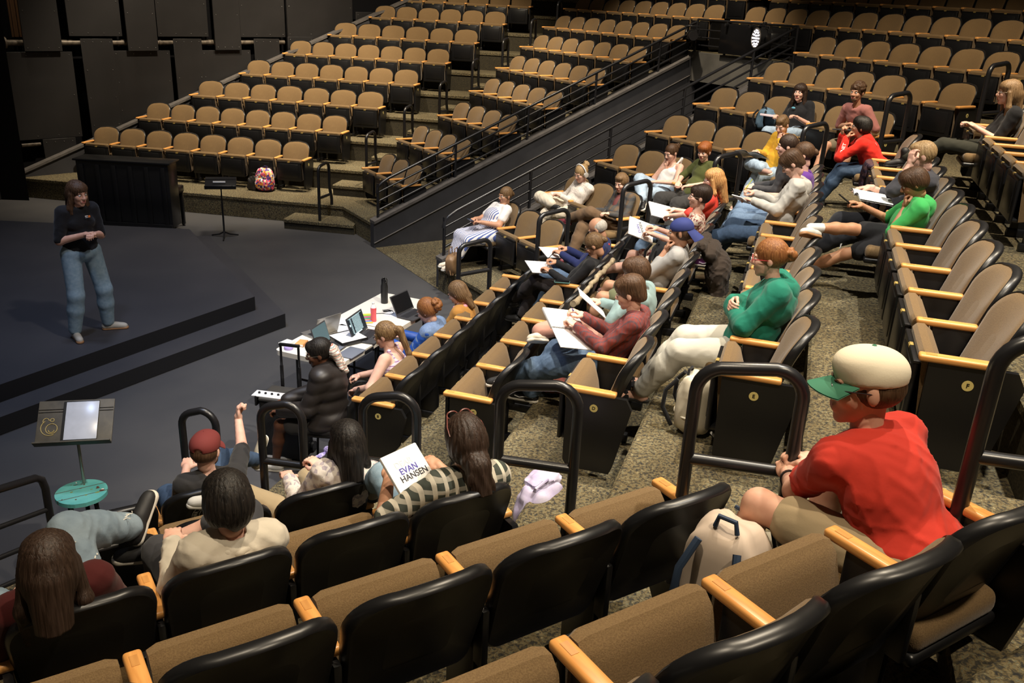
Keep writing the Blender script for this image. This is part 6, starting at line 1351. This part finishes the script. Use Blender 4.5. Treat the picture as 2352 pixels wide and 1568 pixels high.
P28=sp('C',5,11,'seated person with long fair hair and glasses in a black tee, legs crossed in boots',hp=(2318, 212, 1.03),reach=.36,skin=SK_P,lean=8,head=(4,-4,0),wr_=(0.06,0.19,0.66),wl=(-0.06,0.19,0.66),curl=(45,45),fr_=(.06,.40,0),fl_=(.02,.62,.22),dl=(-.1,1,-.15),kl=(-.1,.8,1.2),
  top=dict(m=BLKC,sleeve='elbow',g=.016,name='tee_shirt'),bottom=dict(m=cloth('black_olive_cloth',(.03,.03,.022)),name='trousers'),hair=('long',hair_mat('dark_blond_hair',(.16,.09,.04),(.36,.24,.13)),30),glass='wire',shoes=('boot',SHB,SOLB,BLACKP))
mb=MB()
for i in range(5): t_=i/5; q=P28['knl']*(1-t_)+V(.02,.60,.32)*t_; mb.box(tuple(q+V(-.062,0,.0)),(.004,.022,.018),BRASS,bev=.002)
mb.build('leg_buttons',P28['root'])
# --- near block, seen from behind
P29=sp('N',0,1,'seated person in a maroon cap and black printed tee, holding the handrail',hp=(465, 1035, 1.03),dx=.02,dy=.0,skin=SK_P,reach=.53,fat=1.1,head=(-38,-8,0),wr_=(0.4,0.3,1.0),pr=(.5,-.3,-1),wl=(-0.02,0.11,0.72),hr=((.1,.2,1),(-1,.2,0)),curl=(72,45),fr_=(.55,.50,.40),dr=(.5,.5,.8),ur=(-.4,-.7,.6),kr=(-.2,.6,1),fl_=(-.10,.50,0),
  top=dict(m=cloth('faded_black_cloth',(.030,.029,.030)),sleeve='elbow',g=.016,name='tee_shirt'),bottom=dict(m=JEAND,name='jeans'),hair=('undercapshort',HBR,31),beard='full',shoes=('sneaker',SHT,SOLW))
MARC=mat('maroon_cap_cloth',(.17,.025,.022),.85,bump=(200,.1)); cap_part(P29['root'],P29['HR']*P29['hs'],P29['hc'],MARC,MARC,logo=WHITEM)
# arc lettering on the back of the tee
def arc_words(p,txt,R,h,cen,rows,a0,a1,m):
    Rm=np.array(rows).T; n=len(txt)
    for i,ch in enumerate(txt):
        if ch==' ': continue
        a=a0+(a1-a0)*i/(n-1); me=letter_mesh(ch,h,m,.0008); loc=V(*cen)+Rm@V(math.cos(a)*R,math.sin(a)*R,0); r2=a-PI/2; Rz=np.array([[math.cos(r2),-math.sin(r2),0],[math.sin(r2),math.cos(r2),0],[0,0,1]]); put('printed_letters',me,p['root'],Rm@Rz,loc)
bk=[P29['rt'],P29['up'],-P29['fwd']]
cb=P29['chs']-P29['fwd']*.150+P29['up']*.02; arc_words(P29,'WAR, ROAR, BEAVERS',.115,.034,cb,bk,PI*1.05,-.05,WHITEM)
mb=MB()
for rr in(.135,.092): mb.tube([tuple(cb+P29['rt']*rr*math.cos(a)+P29['up']*rr*math.sin(a)) for a in np.linspace(-.3,PI+.3,28)],.0022,WHITEM,n=5)
mb.build('printed_arcs',P29['root'])
BLOU=voro_mat('cream_leafy_blouse',[(.66,.60,.55),(.70,.64,.58),(.60,.52,.48),(.38,.33,.36)],45)
P30=sp('N',1,2,'seated person with long straight black hair in a cream patterned blouse',hp=(798, 1015, 1.03),skin=SK_P,lean=6,head=(-10,-6,0),wr_=(0.12,0.17,0.66),wl=(-0.06,0.17,0.64),fr_=(.12,.40,0),fl_=(-.34,.36,.40),dl=(-.8,.5,0),kl=(-1,.6,.5),
  top=dict(m=BLOU,sleeve='long',g=.028,w=.014,name='blouse'),bottom=dict(m=KHAKI,name='trousers'),hair=('long',HBK,32),shoes=('sneaker',SHW,SOLW))
PLD=stripes_mat('green_plaid',(.045,.052,.042),(.50,.45,.36),axis=0,freq=20,duty=.36,c3=(.46,.42,.34),axis2=2,freq2=20)
P31=sp('N',2,3,'seated person in a green and cream plaid shirt with a thick tied-back mane',hp=(1066, 1010, 1.03),skin=SK_M,lean=6,fat=1.12,head=(-4,-16,0),wl=(-.20,.0,.76),pl=(-1,-.3,-.6),wr_=(0.12,0.17,0.66),fr_=(.1,.42,0),fl_=(-.02,.60,.26),dl=(.5,.8,0),kl=(-.2,.7,1),
  top=dict(m=PLD,sleeve='elbow',g=.022,w=.010),bottom=dict(m=JEANP,name='jeans'),hair=('lowtail',HDB,33),shoes=('sneaker',SHT,SOLB))
mb=MB()
for q in(1,-1):
    mb.tube([(q*.032+.026*math.cos(a),.035+.0,.115+.018*math.sin(a)) for a in np.linspace(0,2*PI,17)[:-1]],.004,mat('amber_frames',(.16,.05,.04),.3),n=6,closed=True); mb.tube([(q*.058,.033,.118),(q*.085,-.02,.075),(q*.088,-.05,.04)],.003,mat('amber_frames2',(.16,.05,.04),.3),n=6)
put('sunglasses',mb.mesh('sunglasses'),P31['root'],P31['HR'],P31['hc'])
o=place('script_book',script_cover(),P31,w2l('N',2,3,at(947,1095,2.02)),rot=(.75,0,.30),label='white script with a printed title held by the person in plaid',cat='script')
add_words(o,[('DEAR',INKP,-.01,.075),('EVAN',INKB,0,.04),('HANSEN',INKK,.012,.005)],None,.042,(0,.0,.0088))
P32=sp('N',2,1,'seated person in a cream sweatshirt with a short dark bob',hp=(523, 1150, 1.03),skin=SK_P,lean=4,head=(-8,-18,0),wr_=(0.12,0.17,0.66),wl=(-0.12,0.19,0.64),fr_=(-.10,.42,.38),dr=(-.9,.2,.1),ur=(.1,-.3,1),kr=(1,.8,.6),fl_=(-.14,.38,0),
  top=dict(m=cloth('cream_fleece',(.60,.54,.44)),sleeve='long',g=.03,w=.014,collar='puffy',name='sweatshirt'),bottom=dict(m=CHAR,len='mid',name='trousers'),hair=('bobdark',HBK,34),shoes=('sneaker',SHB,SOLW,BLACKP))
RIP=mat('ripped_denim',(.16,.22,.28),.9,noise=(7,.2,(.24,.31,.37)),bump=(60,.4))
P33=sp('N',2,0,'seated person with long dark hair and ripped jeans at the left edge',hp=(112, 1300, 1.03),skin=SK_P,lean=10,head=(-8,-14,0),wr_=(.12,.04,.62),wl=(-.20,.0,.62),fr_=(.32,.44,.50),dr=(.45,.5,.65),ur=(-.5,-.4,.8),kr=(-.3,.6,1),fl_=(-.30,.45,0),kl=(-.5,.8,1),
  top=dict(m=cloth('dark_red_cloth',(.06,.008,.008)),sleeve='elbow',g=.016),bottom=dict(m=RIP,wide=.016,w=.012,name='ripped_jeans'),hair=('long',HDB,35),shoes=('sneaker',SHB,SOLW))
mb=MB(); rn=random.Random(3); FRAY=mat('white_fray',(.70,.68,.62),.9)
for (A_,B_) in((P33['hip']+P33['rt']*.09,P33['knr']),(P33['knr'],P33['ankR'])):
    for i in range(9):
        t_=.25+.65*rn.random(); c_=A_*(1-t_)+B_*t_; a_=rn.uniform(-1,1); o_=V(.065*math.sin(a_),-.02,.072*math.cos(a_)); mb.tube([c_+o_+V(rn.uniform(-.03,.03),rn.uniform(-.03,.03),.0) for _ in range(5)],.0028,FRAY,n=4)
mb.build('frayed_rips',P33['root'])
P34=sp('N',4,5,'seated person in a red tee and a white cap with a green brim, leaning forward',hp=(1990, 885, 0.97),scale=1.1,reach=.9,hip=(.05,-.11,.475),skin=SK_F,twist=-4,head=(48,-6,4),headfwd=.05,wl=(.17,.50,.42),wr_=(.30,.50,.46),pl=(-1,-.3,-.8),pr=(.9,-.3,-.6),curl=(72,72),hl=((.5,.7,.25),(-.5,.2,.8)),hr=((-.6,.7,.2),(.3,.2,.9)),fr_=(.26,.40,0),fl_=(-.16,.42,0),kl=(-.5,.7,1),
  top=dict(m=cloth('tomato_red_cloth',(.50,.035,.020),bs=60),sleeve='short',g=.020,w=.012,name='tee_shirt'),bottom=dict(m=KHAKI,len='short',name='shorts'),hair=('undercapshort',HBR,36),glass='dark',sockm=WHT,shoes=('sneaker',SHT,SOLW),h=.008)
cap_part(P34['root'],P34['HR']*P34['hs'],P34['hc'],mat('cream_cap_cloth',(.74,.66,.50),.85,bump=(200,.1)),mat('green_brim',(.03,.16,.09),.8))
mb=MB(); w_=P34['wL']; d_=nz(P34['el']-w_); mb.tube([w_+d_*.03,w_+d_*.055],[.036,.037],BLACKP,n=18); mb.ball(tuple(w_+d_*.042+V(-.02,-.02,.028)),(.020,.020,.008),BLACKP,n=8); mb.build('wristwatch',P34['root'])
# ------------------------------------------------------------------ belongings in and around the seats
def softobj(name,prims,m,loc,rz,label,cat,h=.010,k=.03,w=.012,f=1.5,sub=(),group=None,extra=None):
    v,fq=sdf_mesh(prims,h,k=k,noise=wr(w,len(label),f),sub=sub); t=empty(name,loc,rz,label,cat,group)
    mobj('fabric_body',np_mesh(name,[(v,fq,0)],[m]),t); return t
def seatpt(b,k,i,x,y,z):
    a,rz=sitat(b,k,i); c,s_=math.cos(rz),math.sin(rz); return (a[0]+c*x-s_*y,a[1]+s_*x+c*y,a[2]+z),rz
CRMB=mat('cream_bag_nylon',(.62,.56,.44),.6,noise=(5,.15)); NAVY=mat('navy_trim',(.02,.04,.08),.7)
p=at(1592,985,1.58); t=backpack((p.x,p.y,1.58),RZC-.2,'cream backpack standing on the carpet beside the end seat lettered E',CRMB,CRMB,sz=(.15,.13,.19),strapm=BLKC,seed=3,pocket=False)
mb=MB(); mb.tube([(-.02,-.12,.02),(-.10,-.22,.006),(-.22,-.26,.006),(-.34,-.22,.006)],.010,WHITEM,n=6); mb.build('loose_strap',t); mb=MB(); mb.tube([(.15*math.cos(a),.13*math.sin(a),.13) for a in np.linspace(0,2*PI,25)[:-1]],.006,CRMB,n=6,closed=True); mb.build('seam_cord',t)
DKB=cloth('dark_brown_coat',(.045,.032,.024))
q,rz=seatpt('C',2,5,0,-.48,0); softobj('hanging_coat',[ell((0,-.06,.78),(.24,.09,.10)),ell((0,-.14,.60),(.22,.12,.20)),ell((.02,-.16,.40),(.20,.10,.18)),cap((-.2,.02,.86),(.2,.02,.86),.05)],DKB,q,rz,'dark brown hooded coat hung over the seat back beside the blue cap','coat',w=.02,f=1.3)
q,rz=seatpt('C',2,5,.03,-.08,.40); backpack(q,rz+.4,'black backpack sitting upright between the blue cap and the floral top',BLKC,BLKC,sz=(.13,.10,.20),seed=5)
TANL=mat('tan_leather',(.20,.115,.055),.5,noise=(20,.12))
p=at(1040,627,.38); t=empty('handbag',(p.x,p.y,.38),1.3,'tan leather handbag on the platform edge beside the striped dress','bag')
mb=MB(); blob(mb,(0,0,.14),(.16,.07,.14),TANL,p=4,seed=2,amp=.004,taper=-.12); mb.build('bag_body',t)
for y in(-.04,.04): mb=MB(); mb.tube([(-.07,y,.26),(-.05,y,.37),(.05,y,.37),(.07,y,.26)],.007,TANL,n=8); mb.build('handle',t)
mb=MB(); mb.tube([(-.14,.02,.2),(-.17,-.03,.02),(-.13,-.05,.01),(-.12,-.03,.1)],.008,TANL,n=6); mb.build('shoulder_strap',t)
# gnarled stick laid along the seat backs
WDS=mat('pale_driftwood',(.42,.34,.22),.8,noise=(18,.4,(.25,.19,.12)),bump=(60,.6))
A_=at(1407,598,1.70); B_=at(1318,698,1.66); rn=random.Random(5); pts=[];rs=[]
for i in range(22): t_=i/21; c_=A_.lerp(B_,t_); pts.append((c_.x+rn.uniform(-.010,.010),c_.y+rn.uniform(-.01,.01),c_.z+rn.uniform(-.008,.008))); rs.append(.021*(1+.35*(rn.random()-.3))*(1 if i<20 else 1.2))
mb=MB(); mb.tube(pts,rs,WDS,n=10); o=mb.build('walking_stick'); tag(o,'pale gnarled wooden stick leaning along the seat backs behind the black sweater','stick')
LAV=mat('lavender_cloth',(.42,.36,.58),.8,noise=(9,.25,(.60,.56,.70)))
p=at(1236,1195,1.18); t=empty('soft_bag',(p.x,p.y,1.18),.9,'lavender checked cloth bag slumped at the foot of the third near handrail','bag')
mb=MB(); blob(mb,(0,0,.13),(.19,.12,.13),LAV,p=2.8,seed=3,amp=.007,taper=.25,n=26); mb.build('bag_body',t); mb=MB(); blob(mb,(.05,.02,.25),(.12,.08,.05),LAV,p=2.6,seed=6,amp=.006,n=20); mb.build('bag_flap',t); mb=MB(); mb.tube([(-.08,0,.2),(-.10,-.04,.28),(0,-.05,.30),(.06,0,.24)],.009,LAV,n=6); mb.build('handle',t)
PUR=mat('purple_yarn',(.16,.11,.38),.8,noise=(60,.4,(.55,.5,.7)))
p=at(742,1045,.38); t=empty('pompom_charm',(p.x,p.y,.38),0,'small purple pom-pom charm lying on the carpet by the long black hair','charm')
mb=MB(); mb.ball((.03,.04,.03),.035,PUR,n=8); mb.build('ball',t); mb=MB()
for i in range(12): mb.tube([(.02,.02,.02),(-.02+.012*(i%4),-.02-.01*(i//4),.02),(-.05+.014*(i%4),-.07+.01*(i//4),.012)],.008,PUR,n=5)
mb.build('tassel',t)
BEI=mat('beige_pack_nylon',(.62,.50,.40),.7,noise=(4,.12)); 
q,rz=seatpt('N',4,5,-.34,.30,.0); t=backpack((q[0],q[1],q[2]),rz+1.9,'beige backpack with navy trim standing beside the knee of the red tee',BEI,BEI,sz=(.16,.13,.25),strapm=NAVY,seed=8,pocket=True)
mb=MB(); mb.tube([(-.12,-.12,.05),(-.13,-.13,.3),(-.09,-.12,.44),(.05,-.11,.48)],.007,NAVY,n=6); mb.build('zip_line',t); mb=MB(); blob(mb,(-.16,0,.10),(.05,.08,.10),NAVY,p=3,seed=4,amp=.003); mb.build('side_pocket',t)
PB=mat('purple_bottle_m',(.10,.01,.16),.2); 
v3=t.matrix_basis@Vector((-.175,0,.14)); b_=empty('sports_bottle',v3,0,'purple drinking bottle in the side pocket of the beige backpack','bottle'); MB().lathe([(.001,0),(.034,0),(.036,.02),(.036,.11),(.024,.135),(.001,.135)],PB).build('bottle_body',b_); MB().lathe([(.001,.135),(.014,.135),(.014,.155),(.001,.155)],WHITEM).build('bottle_cap',b_)
p=at(2338,822,1.98); o=book_mb(.15,.21,.03).build('paperback'); o.location=(p.x+.06,p.y,2.0); o.rotation_euler=(0,0,.8); tag(o,'white book with a yellow mark on the step at the right edge','book')
mb=MB(); mb.box((.02,.02,.0162),(.06,.03,.001),mat('yellow_mark',(.8,.5,.05),.5)); mb.build('cover_mark',o)
DNM=mat('denim_bag_cloth',(.07,.13,.19),.9,noise=(12,.3,(.12,.2,.28)))
q,rz=seatpt('R',4,3,.42,.06,.44); t=backpack(q,rz,'blue and black backpack on the seat beside the smiling person in black',DNM,BLKC,sz=(.15,.11,.15),seed=6)
q,rz=seatpt('C',4,7,0,-.1,.46)
for j,(a_,lb) in enumerate(((.2,'stack of white script pages on the folded-down seat beside the balding person'),)):
    o=book_mb(.22,.29,.03).build('script_pages'); o.location=(q[0],q[1],ZK(4)+.60); o.rotation_euler=(0,0,rz+a_); tag(o,lb,'script'); mb=pen_mb(mat('ochre_pencil',(.35,.25,.12),.5)); pz=mb.build('pencil'); pz.location=(q[0],q[1],ZK(4)+.62); pz.rotation_euler=(0,0,rz+1.0); tag(pz,'ochre pencil lying across the white script pages','pencil')
FLN=stripes_mat('dark_flannel',(.05,.028,.045),(.018,.014,.03),axis=0,freq=16,duty=.5,c3=(.10,.05,.05),axis2=2,freq2=16)
q,rz=seatpt('C',4,10,0,.02,0); softobj('draped_flannel',[ell((0,.03,.52),(.20,.045,.12)),ell((0,.045,.40),(.16,.035,.14)),cap((-.18,0,.60),(.18,0,.60),.035)],FLN,q,rz,'dark checked flannel shirt draped over a folded seat beside the red hoodie','shirt',w=.012)
BLP=stripes_mat('blue_check_bag',(.10,.20,.28),(.02,.03,.06),axis=0,freq=18,duty=.4,c3=(.4,.42,.2),axis2=2,freq2=16)
p=at(1690,632,1.18); softobj('checked_bag',[ell((0,0,.08),(.15,.10,.08)),ell((.06,.05,.13),(.10,.06,.06))],BLP,(p.x,p.y,1.18),.4,'blue checked cloth bag heaped on the floor behind the hanging coat','bag',w=.02)
p=at(1636,650,1.18); 
for j in(0,1):
    sv=SHOES['boot']; t=empty('boot',(p.x+.12*j,p.y-.04*j,1.18),1.2+.3*j,['left','right'][j]+' tan and olive boot on the floor below the hanging brown coat','boot','boots under the hanging coat'); mobj('boot_upper',np_mesh('u',[(*sv[1],0)],[mat('olive_boot%s'%j,(.13,.09,.05),.7)]),t); mobj('boot_sole',np_mesh('s',[(*sv[0],0)],[SOLB]),t)
GRT=mat('pale_green_tote',(.26,.36,.30),.8); p=at(1694,487,1.18); softobj('tote_bag',[ell((0,0,.10),(.12,.06,.11))],GRT,(p.x,p.y,1.22),.5,'small pale green tote bag on the floor by the purple shoe','bag',w=.01)
p=at(1672,424,1.3); softobj('white_cloth_bag',[ell((0,0,.08),(.10,.08,.08)),ell((.05,.03,.12),(.07,.05,.05))],mat('pale_grey_bag',(.5,.48,.44),.8),(p.x,p.y,1.30),.2,'small pale grey bag on the floor under the aisle handrail','bag',w=.015)
p=Vector((*xy('C',8.75,1.62-.42),1.98)); t=empty('juice_bottle',(p.x,p.y,1.98),0,'small orange juice bottle on the floor beneath the crossed boots','bottle'); MB().lathe([(.001,0),(.03,0),(.032,.01),(.032,.10),(.015,.15),(.001,.15)],mat('orange_juice',(.7,.25,.03),.3)).build('bottle_body',t); MB().lathe([(.001,.15),(.016,.15),(.016,.17),(.001,.17)],WHITEM).build('bottle_cap',t)
p=at(1275,905,1.18); softobj('green_bundle',[ell((0,0,.07),(.13,.07,.06)),ell((.04,.03,.12),(.05,.04,.05))],mat('dark_green_cloth',(.02,.10,.05),.8,noise=(18,.3,(.3,.05,.04))),(p.x,p.y,1.18),.3,'dark green bundle with a red trim under the maroon shirt','bag',w=.015)
p=at(1004,655,.0); mb=MB(); mb.tube([(0,0,.012),(.03,-.08,.012),(.10,-.16,.012),(.2,-.18,.012),(.32,-.26,.012)],.012,mat('brown_cord',(.30,.10,.05),.6),n=8); tag(mb.build('floor_cable',None,loc=(p.x,p.y,0)),'short orange-brown cable on the floor beside the mustard jacket','cable')
p=at(845,925,.55)
mb=MB(); mb.tube([(.07*math.cos(a)*(1+.2*math.sin(3*a)),.06*math.sin(a),.0+.02*math.sin(2*a)) for a in np.linspace(0,2*PI,25)[:-1]],.004,mat('yellow_lanyard',(.45,.42,.15),.7),n=5,closed=True); o=mb.build('lanyard',P3['root']); o.location=(-.14,.12,.60)
# four-bar rail at the lower left
root=empty('ramp_handrail',(-3.25,5.2,0),0,'short four-bar black handrail at the lower left corner','handrail')
pA=at(100,1095,1.18); pB=at(-90,1195,1.18); dvv=(pB-pA)
L=lambda t_,z:(pA.x+dvv.x*t_+3.25,pA.y+dvv.y*t_-5.2,z)
for z in(.55,.75,.95): mb=MB(); mb.tube([L(0,z),L(1,z+.10)],.016,BLACKM); mb.build('rail_bar',root)
mb=MB(); mb.tube([L(-.0,.40),L(-.0,1.10),L(.03,1.17),L(.10,1.20),L(1,1.30)],.024,BLACKM,n=12); mb.build('top_rail',root)
mb=MB(); mb.prism([(float(pA.x+q[0]),float(pA.y+q[1])) for q in ((.06,.10),(-.6,-.6),(-.5,-.72),(.16,-.02))][::-1],0,.42,CARPET); tag(mb.build('floor'),kind='structure')
